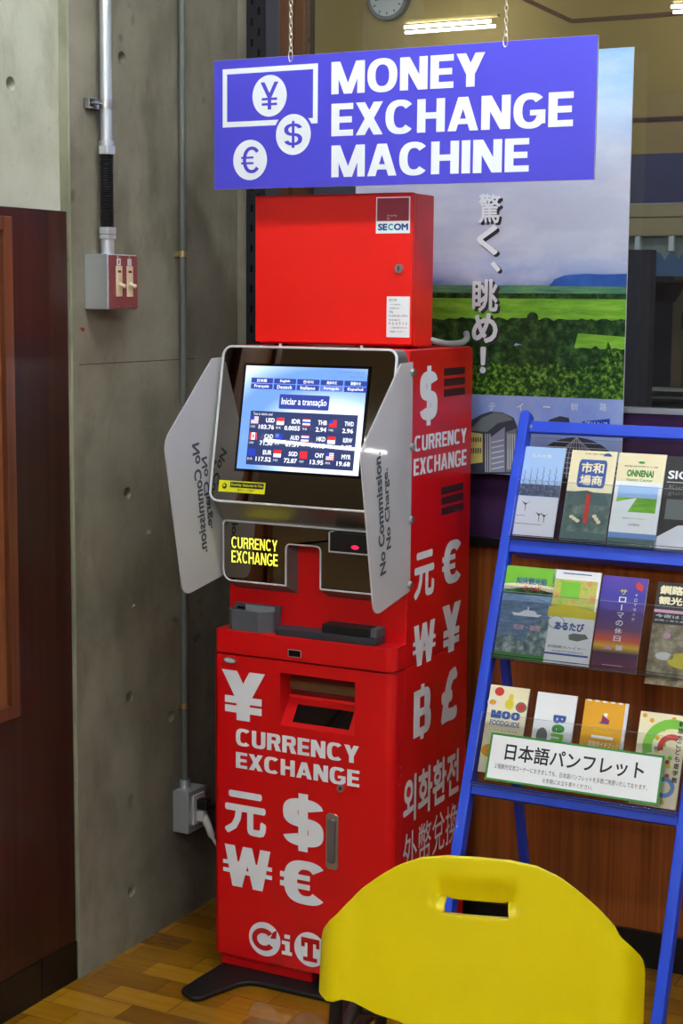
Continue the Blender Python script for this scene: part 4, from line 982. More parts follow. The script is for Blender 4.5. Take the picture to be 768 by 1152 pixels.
# ================================================================== CONDUITS, SWITCHES, OUTLET
sb = empty('light_switch_box', (-.244, -.093, 1.522), 'metal switch box with dark red plate and two ivory toggles on the concrete wall', 'switch box')
SX = -.180
MB().box((WALLX, -.148, 1.520), (SX - .0005, -.036, 1.640), 'galvanised').build('housing', sb, bevel=.003)
FW = Frame((SX, 0, 0), (0, 1, 0), (0, 0, 1))
MB().obox(FW, -.1455, 1.5225, -.0385, 1.6375, -.0006, .0015, 'plate_red').build('face_plate', sb, bevel=.0006)
for yc in (-.1105, -.0700):
    t_ = MB().obox(FW, yc - .0115, 1.548, yc + .0115, 1.615, .0015, .0035, 'ivory').build('switch', sb, bevel=.0008)
    MB().obox(FW, yc - .006, 1.6, yc + .006, 1.605, .0035, .0040, 'red_dark').build('name_strip', t_)
    MB().obox(FW, yc - .007, 1.616, yc + .007, 1.631, .0015, .0022, 'white_plastic').text(FW, '1' if yc < -.09 else '2', yc - .002, 1.619, yc + .002, 1.628, .0024, 'black_text', res=1).build('number_tag', t_)
    b = MB(); b.tube([V((SX + .003, yc, 1.576)), V((SX + .010, yc, 1.573)), V((SX + .018, yc + .002, 1.570))], .004, 'ivory', 10, radii=[.0045, .004, .0045]); b.build('toggle', t_)
for yc in (-.092,):
    for z in (1.6345, 1.5255):
        for dy in (-.022, .022): MB().cyl((SX + .001, yc + dy, z), (SX + .0025, yc + dy, z), .0022, 'steel', 10).build('screw', sb)
cx, cy = WALLX + .026, -.096
zc1 = at(122, 167, 0, cx).z; zc2 = at(122, 261, 0, cx).z
cp = empty('metal_conduit', (cx, cy, 1.64), 'thick silver conduit coming down to the switch box with a black ribbed section', 'conduit')
MB().cyl((cx, cy, zc1 - .004), (cx, cy, 3.0), .0132, 'galvanised', 24).build('pipe', cp)
b = MB(); pts = []; rad = []
k = 34
for i in range(k * 3 + 1): pts.append((cx, cy, zc2 + (zc1 - .012 - zc2) * i / (k * 3))); rad.append((.0112, .0152, .0152)[i % 3])
b.tube(pts, .014, 'black_rubber', 20, radii=rad); b.build('ribbed_sleeve', cp)
def hexnut(mb, z0, z1, r): F = Frame((cx, cy, 0), (1, 0, 0), (0, 1, 0)); mb.extr(F, [(r * math.cos(a), r * math.sin(a)) for a in [q * math.pi / 3 + .2 for q in range(6)]], z0, z1, 'galvanised')
b = MB(); hexnut(b, zc1 - .014, zc1 + .004, .0205); b.cyl((cx, cy, zc1 + .004), (cx, cy, zc1 + .016), .0165, 'galvanised'); b.build('upper_coupling', cp, bevel=.001)
b = MB(); hexnut(b, zc2 - .006, zc2 + .010, .0205); hexnut(b, zc2 - .016, zc2 - .007, .0205); b.cyl((cx, cy, 1.638), (cx, cy, zc2 - .015), .0145, 'galvanised'); b.build('lower_coupling', cp, bevel=.001)
zk = at(122, 118, 0, cx).z
b = MB(); b.tube([(cx, cy, zk - .010), (cx, cy, zk + .010)], .0152, 'steel', 24); b.box((WALLX, cy - .046, zk - .010), (WALLX + .003, cy + .022, zk + .010), 'steel'); b.box((WALLX, cy - .046, zk - .010), (WALLX + .014, cy - .043, zk + .010), 'steel'); b.box((WALLX + .002, cy - .046, zk - .0115), (WALLX + .015, cy - .016, zk - .009), 'steel'); b.box((WALLX + .002, cy - .046, zk + .009), (WALLX + .015, cy - .016, zk + .0115), 'steel'); b.cyl((WALLX, cy - .030, zk), (WALLX + .018, cy - .030, zk), .004, 'steel', 10); b.box((WALLX + .010, cy - .04, zk - .002), (cx, cy - .01, zk + .002), 'steel'); b.build('clamp', cp, bevel=.0006)
# thin conduit
qx, qy = WALLX + .010, .231
tc_ = empty('thin_conduit', (qx, qy, .36), 'thin grey conduit running down the concrete wall to the power outlet', 'conduit')
zo = at(207, 880, 0, qx).z
MB().cyl((qx, qy, zo - .002), (qx, qy, 3.0), .0088, 'grey_conduit', 20).build('pipe', tc_)
for pyy in (286, 795):
    z = at(205, pyy, 0, qx).z; b = MB().tube([(qx, qy, z - .007), (qx, qy, z + .007)], .0104, 'brass', 20); b.box((WALLX, qy - .022, z - .006), (WALLX + .004, qy + .022, z + .006), 'brass'); b.build('clamp', tc_, bevel=.0005)
ob_ = empty('power_outlet_box', (-.22, qy, .22), 'small metal power outlet box at the foot of the thin conduit beside the machine', 'outlet')
pA = at(197.3, 888, 0, WALLX); zt_ = pA.z; zb3 = at(213.5, 937.5, 0, -.2).z; OX = -.198
MB().box((WALLX, qy - .040, zb3), (OX, qy + .042, zt_), 'galvanised').build('housing', ob_, bevel=.002)
MB().cyl((qx, qy, zt_), (qx, qy, zt_ + .02), .0125, 'galvanised', 18).build('connector', ob_)
FO = Frame((OX, 0, 0), (0, 1, 0), (0, 0, 1))
MB().obox(FO, qy - .022, zb3 + .018, qy + .028, zt_ - .012, 0, .004, 'white_plastic').build('socket_plate', ob_, bevel=.001)
MB().box((OX + .0045, qy - .012, zt_ - .048), (OX + .034, qy + .016, zt_ - .022), 'black_rubber', .004).tube([cr([V((OX + .03, qy, zt_ - .035)), V((OX + .07, qy + .01, zt_ - .04)), V((-.04, .40, .25)), V((.02, .44, .12)), V((.06, .45, .02))], i / 20 * 4) for i in range(21)], .0045, 'black_rubber', 8)
b = MB().box((OX + .0045, qy - .012, zt_ - .048), (OX + .034, qy + .016, zt_ - .022), 'black_rubber', .004); b.tube([cr([V((OX + .03, qy, zt_ - .035)), V((OX + .07, qy + .05, zt_ - .05)), V((-.06, .40, .25)), V((.02, .44, .12)), V((.06, .45, .02))], i / 20 * 4) for i in range(21)], .0045, 'black_rubber', 8)
tag(b.build('black_power_cord'), 'black plug in the upper socket of the outlet box, cord leading behind the machine', 'cord')
b = MB().box((OX + .0045, qy - .013, zt_ - .078), (OX + .026, qy + .011, zt_ - .051), 'white_plastic', .004)
pw = [V((OX + .02, qy, zt_ - .066)), V((OX + .036, qy - .004, zt_ - .09)), V((OX + .052, qy - .002, zt_ - .125)), V((OX + .085, qy + .012, zt_ - .17)), V((-.05, .30, .05)), V((.0, .44, .012)), V((.05, .46, .006))]
b.tube([cr(pw, i / 30 * 6) for i in range(31)], .006, 'white_plastic', 10, radii=[.0105 - .0002 * i for i in range(9)] + [.0042] * 22)
tag(b.build('white_power_cord'), 'white plug and cord hanging from the outlet box behind the machine', 'cord')

# ================================================================== LEAFLET RACK
S_ = .38
O_ = V((0, .332 - S_ * 1.293, 0))
FRK = Frame(O_, (1, 0, 0), (0, S_, 1))          # plane of the rack's front
def rk(px, py): return FRK.uv(px, py)
rl = (rk(582, 468)[0] + rk(521.6, 911.4)[0]) / 2; rr_ = (rk(759.5, 932.8)[0] + rk(735.9, 1151.9)[0]) / 2
vtop = rk(592, 463)[1]
rack = empty('leaflet_rack', ((rl + rr_) / 2, .05, 0), 'blue metal leaflet rack leaning back beside the machine with clear pockets', 'rack')
RWd = .024
for x in (rl, rr_):
    b = MB()
    pts = [(x, .0), (x + RWd, .0)] + [(x + RWd / 2 + RWd / 2 * math.cos(a), vtop - RWd / 2 + RWd / 2 * math.sin(a)) for a in [q * math.pi / 8 for q in range(9)]]
    b.extr(FRK, pts, -.016, .016, 'rack_blue'); b.build('side_rail', rack, bevel=.004)
xl, xr_ = rl + RWd, rr_
# top bar
va = rk(600, 486.5)[1]; vb_ = rk(600, 473.8)[1]
tb = MB().obox(FRK, xl, va, xr_, vb_, -.012, .004, 'rack_blue').build('top_bar', rack, bevel=.002)
u_, v_ = rk(597.5, 480.2); MB().disc(Frame(FRK.p(u_, v_, .0045), FRK.U, FRK.V), 0, 0, .0042, .0042, 0, 'steel', 16).build('screw', tb)
for (ya, yb, xx) in ((607.5, 622, 575), (881, 895.5, 545)):
    v1_ = rk(xx, ya)[1]; v0_ = rk(xx, yb)[1]
    MB().obox(FRK, xl, v0_, xr_, v1_, .0, .012, 'rack_blue').obox(FRK, xl, v0_, xr_, v0_ + .003, -.05, .0, 'rack_blue').build('shelf_bar', rack, bevel=.002)
# rear legs and stretcher, lower bar
for x in (rl, rr_):
    p = FRK.p(x + RWd / 2, .95, -.016); q = V((x + RWd / 2, .455, .0))
    F = Frame((x, 0, 0), (0, 1, 0), (0, 0, 1)); d_ = V((0, p.y - q.y, p.z - q.z)).normalized(); e_ = V((0, d_.z, -d_.y)) * .009
    b = MB(); P = [(q + e_ * 1), (q - e_), (p - e_), (p + e_)]; b.extr(F, [(a.y, a.z) for a in P], 0.002, RWd - .002, 'rack_blue'); b.build('rear_leg', rack, bevel=.002)
p = at(768, 1113, 0, rr_ + RWd); q = at(752, 1152, 0, rr_ + RWd)
p = V((rr_ + RWd + .012, .40, .14)); q = FRK.p(rr_ + RWd + .012, .08, 0)
MB().tube([p, q], .007, 'rack_blue', 4).build('brace', rack)
MB().obox(FRK, xl, .06, xr_, .085, -.01, .004, 'rack_blue').build('lower_bar', rack, bevel=.002)
# acrylic pockets
def pocket(vb0, vtf, vtb, depth):
    b = MB()
    b.obox(FRK, xl + .001, vb0, xr_ - .001, vtf, depth, depth + .002, 'acrylic')        # front sheet
    b.obox(FRK, xl + .001, vb0, xr_ - .001, vtb, -.012, -.010, 'acrylic')               # back sheet
    b.obox(FRK, xl + .001, vb0, xr_ - .001, vb0 + .002, -.010, depth, 'acrylic')
    b.obox(FRK, xl + .001, vtf, xr_ - .001, vtf + .0006, depth, depth + .002, 'acrylic_edge')
    b.obox(FRK, xl + .001, vb0 - .001, xr_ - .001, vb0, depth, depth + .002, 'acrylic_edge')
    b.tube([FRK.p(xl + .001, vb0 + .003, depth + .001), FRK.p(xr_ - .001, vb0 + .003, depth + .001)], .0045, 'acrylic', 12)
    b.build('clear_pocket', rack)
pb1 = rk(575, 607)[1]; pb2 = rk(556, 741)[1]; pb3 = rk(541, 884)[1]
pocket(pb1, rk(578, 542)[1], rk(588, 490)[1], .022)
pocket(pb2, rk(567, 667)[1], rk(572, 640)[1], .022)
pocket(pb3, rk(548, 803)[1], rk(553, 772)[1], .022)

# ---- leaflets
mat('lf_white', (244, 247, 250), .35); mat('lf_cream', (244, 236, 198), .35); mat('lf_sky', (168, 204, 250), .35); mat('lf_skyd', (110, 150, 210), .35); mat('lf_tree', (86, 92, 116), .5); mat('lf_snow', (232, 234, 244), .4)
mat('lf_blue', (60, 92, 168), .35); mat('lf_green', (58, 140, 60), .35); mat('lf_lime', (124, 200, 60), .35); mat('lf_pale_blue', (150, 176, 196), .35)
mat('lf_magenta', (150, 40, 90), .35); mat('lf_orange', (232, 170, 30), .35); mat('lf_yellow', (228, 214, 60), .35); mat('lf_red', (206, 60, 50), .35); mat('lf_black', (38, 36, 38), .35)
mat('lf_grey', (110, 118, 116), .35); mat('lf_teal', (84, 112, 112), .35); mat('lf_purple', (96, 56, 130), .35); mat('lf_pink', (222, 170, 200), .4)
prnt('lf_sea', ((84, 110, 142), (110, 140, 172), (140, 164, 190)), 30, stretch=(1, 1, 5)); prnt('lf_waterfall', ((70, 86, 88), (120, 142, 146), (200, 214, 214)), 60)
prnt('lf_mist', ((70, 92, 92), (104, 126, 122), (150, 164, 150)), 30); prnt('lf_photo', ((96, 84, 60), (150, 140, 110), (200, 190, 160)), 40); prnt('lf_map', ((150, 190, 70), (200, 200, 110), (214, 150, 90)), 60)
prnt('lf_forest', ((70, 80, 104), (96, 104, 128), (140, 160, 200)), 90, stretch=(3, 3, 1))
mt = mat('lf_sunset', (90, 60, 130), .3); t = NT(mt); tc = t.n('ShaderNodeTexCoord'); sp = t.n('ShaderNodeSeparateXYZ'); t.l(tc.outputs['Generated'], sp.inputs[0])
t.l(t.ramp(sp.outputs['Z'], [(0, (120, 40, 90)), (.2, (70, 30, 70)), (.27, (232, 190, 50)), (.33, (222, 90, 50)), (.45, (110, 70, 120)), (.8, (64, 62, 168)), (1, (96, 70, 176))]), t.b.inputs['Base Color'])
prnt('lf_kids', ((60, 150, 60), (226, 220, 90), (70, 130, 200)), 45, det=1)
NL = .006
b_cur = [None]; u_cur = [0] * 5
def leaflet(l, t_, br, label, draw, w=None, h=None, back='lf_white', n0=0, tilt=0, thick=.004):
    u0, v1 = rk(*[l, t_]); 
    if br: u1, v0 = rk(*br)
    if w: u1 = u0 + w
    if h: v0 = v1 - h
    b = MB(); nz = NL + n0
    b.obox(FRK, u0, v0, u1, v1, nz - thick, nz, back)
    W_, H2 = u1 - u0, v1 - v0
    def q(x0, y0, x1, y1, mt, n=1): b.quad(FRK, u0 + x0 * W_, v1 - y1 * H2, u0 + x1 * W_, v1 - y0 * H2, nz + n * .00025, mt)
    def tx(s_, x0, y0, x1, y1, mt, n=3, **k): b.text(FRK, s_, u0 + x0 * W_, v1 - y1 * H2, u0 + x1 * W_, v1 - y0 * H2, nz + n * .00025, mt, **k)
    def po(pts, mt, n=2): b.poly(FRK, [(u0 + x * W_, v1 - y * H2) for x, y in pts], nz + n * .00025, mt)
    def di(x, y, rx, ry, mt, n=2, k=20): b.disc(FRK, u0 + x * W_, v1 - y * H2, rx * W_, ry * H2, nz + n * .00025, mt, k)
    b_cur[0] = b; u_cur[:] = [u0, v1, W_, H2, nz]
    draw(q, tx, po, di)
    o = b.build('leaflet'); tag(o, label, 'leaflet', None); return o
def d1(q, tx, po, di):
    q(0, 0, 1, .555, 'lf_sky'); q(0, .42, 1, .55, 'lf_forest', 2); q(0, .555, 1, 1, 'lf_snow')
    rn = random.Random(5)
    for i in range(6):
        x = .16 + i * .14; h = rn.uniform(.2, .33); po([(x - .008, .54), (x + .008, .54), (x + .003, .54 - h), (x - .003, .54 - h)], 'lf_tree', 3)
        for j in range(9):
            yb = .52 - h * j / 9.5; L = .075 * (1 - j / 11); sg_ = 1 if j % 2 else -1
            po([(x, yb), (x + sg_ * L, yb - .03), (x + sg_ * L, yb - .025), (x, yb + .008)], 'lf_tree', 3)
    for (x, y) in ((.28, .63), (.62, .74), (.74, .75)):
        po([(x - .1, y - .02), (x, y + .03), (x + .1, y - .03), (x + .03, y + .005), (x - .03, y)], 'lf_black', 3); po([(x - .01, y + .02), (x + .01, y + .02), (x + .015, y + .09), (x, y + .09)], 'lf_grey', 3)
    q(.05, .77, .3, .775, 'lf_grey', 2); q(.1, .86, .7, .866, 'lf_grey', 2); tx('北の大地', .25, .08, .7, .12, 'lf_white', bold=.01)
leaflet(588.5, 502.8, (622.3, 606.3), 'leaflet with blue sky, bare trees and cranes on snow, first in the top row', d1)
def d2(q, tx, po, di):
    q(0, 0, 1, 1, 'lf_cream'); q(0, .46, 1, 1, 'lf_mist', 1.5); 
    po([(.1, .56), (.2, .46), (.45, .44), (.9, .5), (1, .6), (0, .6)], 'lf_teal', 2)
    b_ = rrect(.2, .1, .82, .41, .06); po([(x, y * 1.0) for x, y in b_], 'lf_blue', 3)
    tx('市和', .26, .13, .76, .25, 'lf_cream', 4, bold=.03); tx('場商', .26, .27, .76, .385, 'lf_cream', 4, bold=.03)
    tx('KUSHIRO WASHO MARKET', .3, .025, .75, .045, 'lf_black', 3, res=1); po([(.8 + .09 * math.cos(a), .055 - .035 * math.sin(a)) for a in [i * math.pi / 10 for i in range(11)]], 'lf_blue', 3)
    q(.46, .48, .56, .8, 'lf_red', 3); 
    for k in range(3): di(.2 + .07 * k, .74 + .02 * k, .05, .02, 'lf_cream', 4); di(.7 + .05 * k, .72 + .03 * k, .05, .02, 'lf_cream', 4)
    q(0, .9, 1, 1, 'lf_teal', 4)
leaflet(644.8, 506.9, (680.6, 611.8), 'cream and misty green leaflet with a blue square of Japanese characters', d2)
def d3(q, tx, po, di):
    q(0, 0, 1, 1, 'lf_white'); q(0, 0, 1, .3, 'lf_cream', 1.5); tx('ONNENAI', .22, .175, .78, .25, 'lf_green', bold=.05); tx('Visitor Center', .22, .265, .78, .295, 'lf_green', bold=.01)
    tx('釧路湿原国立公園', .15, .13, .85, .145, 'lf_black', res=1); di(.5, .095, .07, .012, 'lf_green')
    q(.08, .345, .92, .62, 'lf_sky', 2); q(.08, .47, .92, .62, 'po_green', 3); po([(.08, .62), (.08, .52), (.5, .47), (.35, .62)], 'lf_white', 4)
    q(0, .84, 1, .895, 'lf_skyd', 2); q(0, .895, 1, 1, 'lf_teal', 2); tx('温根内ビジターセンター', .25, .68, .75, .695, 'lf_black', res=1); tx('OPEN', .38, .74, .62, .765, 'lf_black', res=1)
leaflet(697.7, 510, (736, 620), 'white leaflet headed ONNENAI in green over a marsh picture', d3)
def d4(q, tx, po, di):
    q(0, 0, 1, 1, 'lf_black'); tx('SIGHT', .06, .15, .9, .24, 'lf_white', bold=.03); q(.05, .27, .95, .275, 'lf_white', 2); tx('Kushiro\nguide', .1, .3, .8, .42, 'lf_grey', res=1); po([(0, 1), (0, .85), (.4, .72), (.8, .7), (1, .8), (1, 1)], 'lf_snow', 2); q(.1, .45, .9, .66, 'lf_grey', 2)
leaflet(752, 514, None, 'black leaflet with white headline and snowy slope, last in the top row', d4, w=.104, h=.208)
def e1(q, tx, po, di):
    q(0, 0, 1, .28, 'lf_lime'); q(0, .22, 1, .3, 'lf_sea', 2); po([(0, .27), (.3, .235), (.6, .22), (1, .26), (1, .3), (0, .3)], 'po_dark', 3); q(0, .28, 1, 1, 'lf_sea', 1.5)
    po([(0, .25), (0, .2), (.5, .16), (1, .2), (1, .25)], 'lf_cream', 2); tx('知床観光船', .25, .115, .85, .19, 'lf_blue', bold=.02); tx('さんぽ', .4, .2, .75, .25, 'lf_red', bold=.02)
    po([(.25, .5), (.85, .5), (.78, .53), (.3, .53)], 'lf_white', 3); po([(.4, .5), (.5, .465), (.7, .465), (.75, .5)], 'lf_white', 3); q(.55, .43, .58, .47, 'lf_white', 3)
    po([(0, 1), (0, .78), (.3, .74), (.6, .8), (.65, .62), (.8, .56), (1, .55), (1, 1)], 'lf_waterfall', 3); tx('知床・羅臼', .33, .62, .85, .68, 'lf_pink', bold=.02, n=5); q(0, .93, 1, 1, 'lf_green', 4)
leaflet(570.6, 636.3, (611.3, 746.2), 'green and blue leaflet with a white sightseeing boat on the sea', e1)
def e2(q, tx, po, di):
    q(0, 0, 1, 1, 'lf_white'); q(.05, .1, .95, .48, 'lf_map', 1.5); q(.2, .12, .6, .3, 'lf_lime', 2); po([(.0, .4), (.4, .36), (1, .42), (1, .5), (0, .5)], 'lf_yellow', 2); di(.2, .56, .18, .07, 'lf_pale_blue', 2); di(.2, .56, .16, .06, 'lf_white', 3)
    tx('あるたび', .18, .55, .8, .64, 'lf_blue', bold=.05, n=4); po([(.5, .68), (.6, .66), (.85, .66), (.92, .7), (.7, .74), (.52, .73)], 'lf_grey', 3); tx('釧路観光ハイヤー', .1, .8, .9, .83, 'lf_black', res=1); q(.04, .88, .96, .9, 'lf_blue', 2); tx('0154-00-0000' if False else 'SIGHTSEEING', .2, .85, .85, .87, 'lf_blue', res=1); q(.2, .03, .8, .04, 'lf_blue', 2)
leaflet(624.6, 640.8, (662.3, 752.1), 'white leaflet with a bright map and blue Japanese title above a car', e2)
def e3(q, tx, po, di):
    q(0, 0, 1, 1, 'lf_sunset')
    for i, (s_, m_) in enumerate((('サ', 'lf_yellow'), ('ロ', 'lf_white'), ('ー', 'lf_white'), ('マ', 'lf_white'), ('の', 'lf_white'), ('休', 'lf_white'), ('日', 'lf_white'))):
        y = .13 + i * .082; (q(.49, y, .515, y + .06, m_, 3) if s_ == 'ー' else tx(s_, .42, y, .58, y + .06, m_, bold=.02))
    po([(.8, .04), (.92, .08), (.9, .14), (.78, .12), (.74, .08)], 'lf_red', 3)
    for i, s_ in enumerate('サロマ湖の旅'): tx(s_, .76, .17 + i * .05, .82, .2 + i * .05, 'lf_white', res=1)
    q(.5, .72, .64, .77, 'lf_snow', 3); po([(.2, .77), (.35, .72), (.42, .77)], 'lf_pink', 3); q(.25, .93, .7, .937, 'lf_pink', 3)
leaflet(679.5, 647.6, (715.2, 759.5), 'purple sunset leaflet with a vertical white Japanese title', e3)
def e4(q, tx, po, di):
    q(0, 0, 1, 1, 'lf_photo'); q(0, 0, 1, .28, 'lf_black', 2); tx('釧路', .05, .03, .42, .12, 'lf_cream', bold=.05); tx('観光情報', .05, .14, .8, .22, 'lf_cream', bold=.04); q(0, .27, 1, .30, 'lf_pink', 3); q(0, .3, 1, .41, 'lf_black', 3); tx('今夜はココで', .03, .315, .8, .35, 'lf_white', n=5, bold=.02); tx('釧路の夜を楽しむ案内', .03, .365, .8, .385, 'lf_white', n=5, res=1); q(.55, .2, .95, .205, 'lf_white', 3)
    di(.6, .75, .3, .08, 'lf_yellow'); di(.25, .72, .14, .04, 'lf_white'); di(.25, .52, .06, .03, 'lf_pink')
leaflet(741, 655, None, 'dark headed leaflet with cream Japanese characters over a food photo', e4, w=.135, h=.215)
def f1(q, tx, po, di):
    q(0, 0, 1, 1, 'lf_cream'); b_moo = b_cur[0].word(FRK, 'MOO', u_cur[0] + .12 * u_cur[2], u_cur[1] - .375 * u_cur[3], u_cur[0] + .86 * u_cur[2], u_cur[1] - .285 * u_cur[3], u_cur[4] + .0008, 'lf_blue', .34, .28, 2.4, .05); tx('FOODGUIDE', .12, .395, .88, .455, 'lf_blue', bold=.02); tx('レストランガイド', .15, .5, .85, .52, 'lf_black', res=1)
    di(.55, .2, .11, .06, 'lf_yellow'); di(.57, .12, .06, .04, 'lf_yellow'); di(.25, .07, .12, .05, 'lf_red'); di(.12, .2, .14, .05, 'lf_snow'); di(.12, .2, .09, .03, 'lf_orange', 3); di(.85, .22, .14, .06, 'lf_grey'); di(.85, .22, .1, .04, 'lf_red', 3); di(.3, .75, .3, .08, 'lf_orange')
leaflet(553.3, 770.3, None, 'cream food guide leaflet headed MOO behind the green edged notice', f1, w=.089, h=.188)
def f2(q, tx, po, di):
    q(0, 0, 1, 1, 'lf_white')
    for i, (s_, m_) in enumerate((('B', 'lf_blue'), ('e', 'lf_green'), ('n', 'lf_lime'), ('v', 'lf_red'), ('e', 'lf_orange'), ('n', 'lf_blue'))): tx(s_, .48, .24 + i * .105, .8, .335 + i * .105, m_, bold=.05, rot=-90)
    di(.25, .5, .14, .1, 'lf_grey')
leaflet(606.2, 778.4, None, 'white leaflet with colourful sideways letters behind the notice', f2, w=.088, h=.185)
def f3(q, tx, po, di):
    q(0, 0, .93, 1, 'lf_orange'); q(.93, 0, 1, 1, 'lf_snow'); 
    for k in range(5): q(.05 + k * .18, .0, .15 + k * .18, .018, 'lf_white', 2)
    po([(.45, .16), (.62, .22), (.6, .26), (.42, .26)], 'lf_magenta', 3); po([(.47, .14), (.56, .14), (.55, .22), (.48, .22)], 'lf_white', 2); di(.5, .25, .12, .01, 'lf_blue', 4); po([(.25, .4), (.75, .4), (.75, .435), (.25, .435)], 'lf_white', 2)
    tx('道東ガイドブック', .2, .465, .9, .53, 'lf_cream', bold=.03); tx('Kushiro Travel', .3, .32, .75, .36, 'lf_yellow', res=1)
leaflet(659.5, 786.5, None, 'orange yellow guide leaflet behind the notice', f3, w=.094, h=.182)
def f4(q, tx, po, di):
    q(0, 0, 1, 1, 'lf_cream'); rnd = random.Random(3)
    for k in range(26): di(rnd.uniform(.05, .8), rnd.uniform(.03, .95), .05, .025, rnd.choice(['lf_red', 'lf_yellow', 'lf_skyd', 'lf_orange', 'lf_lime']), 2, 14)
    for r0_, r1_, m_ in ((.62, .42, 'lf_lime'), (.3, .18, 'lf_red')):
        P = [(.75 + r0_ * math.cos(a), .36 - r0_ * .5 * math.sin(a)) for a in [math.pi * (.35 + .75 * i / 16) for i in range(17)]] + [(.75 + r1_ * math.cos(a), .36 - r1_ * .5 * math.sin(a)) for a in [math.pi * (.35 + .75 * i / 16) for i in reversed(range(17))]]
        po([(min(max(x, 0), 1), min(max(y, 0), 1)) for x, y in P], m_, 3)
    for i, s_ in enumerate('釧路市こども遊学館'): tx(s_, .84, .06 + i * .075, .95, .12 + i * .075, 'lf_black', bold=.02, n=5)
    di(.7, .78, .22, .11, 'lf_skyd', 3, 24); di(.7, .78, .13, .065, 'lf_cream', 4, 24)
leaflet(721.8, 800, None, 'leaflet with coloured balls and green arcs at the right of the bottom row', f4, w=.098, h=.19)
# notice "Japanese leaflets"
u0 = (rk(558, 823.6)[0] + rk(550, 875.3)[0]) / 2; u1 = (rk(750, 854)[0] + rk(744.4, 910.5)[0]) / 2; v1 = rk(558, 823.6)[1]; v0 = rk(550, 875.3)[1]
v1 = (v1 + rk(750, 854)[1]) / 2; v0 = (v0 + rk(744.4, 910.5)[1]) / 2
b = MB(); n0 = .0255
b.obox(FRK, u0, v0, u1, v1, n0, n0 + .001, 'lf_green'); b.quad(FRK, u0 + .0045, v0 + .0045, u1 - .0045, v1 - .0045, n0 + .0013, 'lf_white')
W_, H2 = u1 - u0, v1 - v0
b.text(FRK, '日本語パンフレット', u0 + W_ * .1, v0 + H2 * .46, u0 + W_ * .9, v0 + H2 * .82, n0 + .0016, 'black_text', bold=.018)
b.text(FRK, '２階観光交流コーナーにおきましても、日本語パンフレットを多数ご用意いたしております。', u0 + W_ * .05, v0 + H2 * .26, u0 + W_ * .93, v0 + H2 * .37, n0 + .0016, 'black_text', res=1)
b.text(FRK, 'お気軽にお立ち寄りください。', u0 + W_ * .34, v0 + H2 * .10, u0 + W_ * .63, v0 + H2 * .20, n0 + .0016, 'black_text', res=1)
tag(b.build('green_edged_notice'), 'white notice with green border and large Japanese title on the lowest pocket', 'notice')

# ================================================================== CHAIR
chair = empty('yellow_chair', (.985, -.85, 0), 'bright yellow plastic chair with a slotted back, in front of the machine', 'chair')
ang = math.radians(15.5); top = at(538, 965, 1, -1.0)
CO = V((top.x, top.y, 0)); Xc = V((math.cos(ang), math.sin(ang), 0)); Yc = V((-math.sin(ang), math.cos(ang), 0))   # Yc points forward (to the machine)
HW = .232; ZTOP = top.z
REC = .16   # recline
def cpt(u, dpt, z): return CO + Xc * u + Yc * dpt + V((0, 0, z))
prof_top = [(0, 0), (.2, .0015), (.36, .008), (.5, .022), (.62, .042), (.74, .066), (.84, .090), (.90, .110), (.945, .126), (.98, .142), (.993, .152), (1.0, .168)]
def interp(tab, x):
    for (a, b_), (c_, d_) in zip(tab, tab[1:]):
        if x <= c_: t = (x - a) / (c_ - a); return b_ + (d_ - b_) * t
    return tab[-1][1]
prof_bot = [(0, .249), (.3, .246), (.6, .238), (.76, .228), (.84, .226), (.90, .234), (1.0, .238)]
def bulge(s):
    a = abs(s); d_ = .045 * a * a
    d_ -= .009 * math.exp(-((a - .88) / .08) ** 2)
    if a > .88: d_ += .026 * ((a - .88) / .12) ** 2
    return d_
ss = sorted(set([round(-1 + i * .04, 4) for i in range(51)] + [-.2, .2, -.25, .25, .97, -.97, .985, -.985, .995, -.995]))
tsn = 44
sl0, sl1, st_top, st_bot, rc_top = -.2, .2, .062, .082, .026
absz = sorted(set([.0, .004, .010, .018, rc_top, .034, .044, .054, st_top, .072, st_bot] + [.082 + (.252 - .082) * i / 24 for i in range(25)]))
def build_back():
    bm = bmesh.new(); grid = []
    for s in ss:
        col = []; zt0 = interp(prof_top, abs(s)); zb0 = interp(prof_bot, abs(s))
        for j, a in enumerate(absz):
            f = a / .252
            d0 = zt0 + (zb0 - zt0) * f if abs(s) > .45 else None
            flat = zt0 + (a - 0) * ((zb0 - zt0) / .252)
            if abs(s) < .45: drop = max(a, 0) if a > .02 else zt0 + a * (1 - zt0 / .02)
            else: drop = flat
            if abs(s) < .45:
                w = min(1, max(0, (abs(s) - .28) / .17)); drop = drop * (1 - w) + flat * w
            dep = bulge(s)
            # handle recess above the slot
            if abs(s) <= .3 and rc_top - .004 < a <= st_top + .001:
                t = min(1, max(0, (a - rc_top) / (st_top - rc_top))); e = min(1, max(0, (.27 - abs(s)) / .07)); dep += .016 * t * e
            col.append(bm.verts.new(cpt(s * HW, dep - drop * -REC * -1 * -1 if False else dep - REC * drop * 1.0 + 0, ZTOP - drop)))
        grid.append(col)
    for i in range(len(ss) - 1):
        for j in range(len(absz) - 1):
            sm = (ss[i] + ss[i + 1]) / 2; am = (absz[j] + absz[j + 1]) / 2
            if sl0 < sm < sl1 and st_top < am < st_bot: continue
            bm.faces.new((grid[i][j], grid[i + 1][j], grid[i + 1][j + 1], grid[i][j + 1]))
    bmesh.ops.recalc_face_normals(bm, faces=bm.faces[:])
    return bm
o = MB().bm(build_back(), 'chair_yellow', True).build('backrest', chair)
md = o.modifiers.new('s', 'SOLIDIFY'); md.thickness = .016; md.offset = 0
md = o.modifiers.new('b', 'BEVEL'); md.width = .004; md.segments = 3; md.limit_method = 'ANGLE'; md.angle_limit = .9
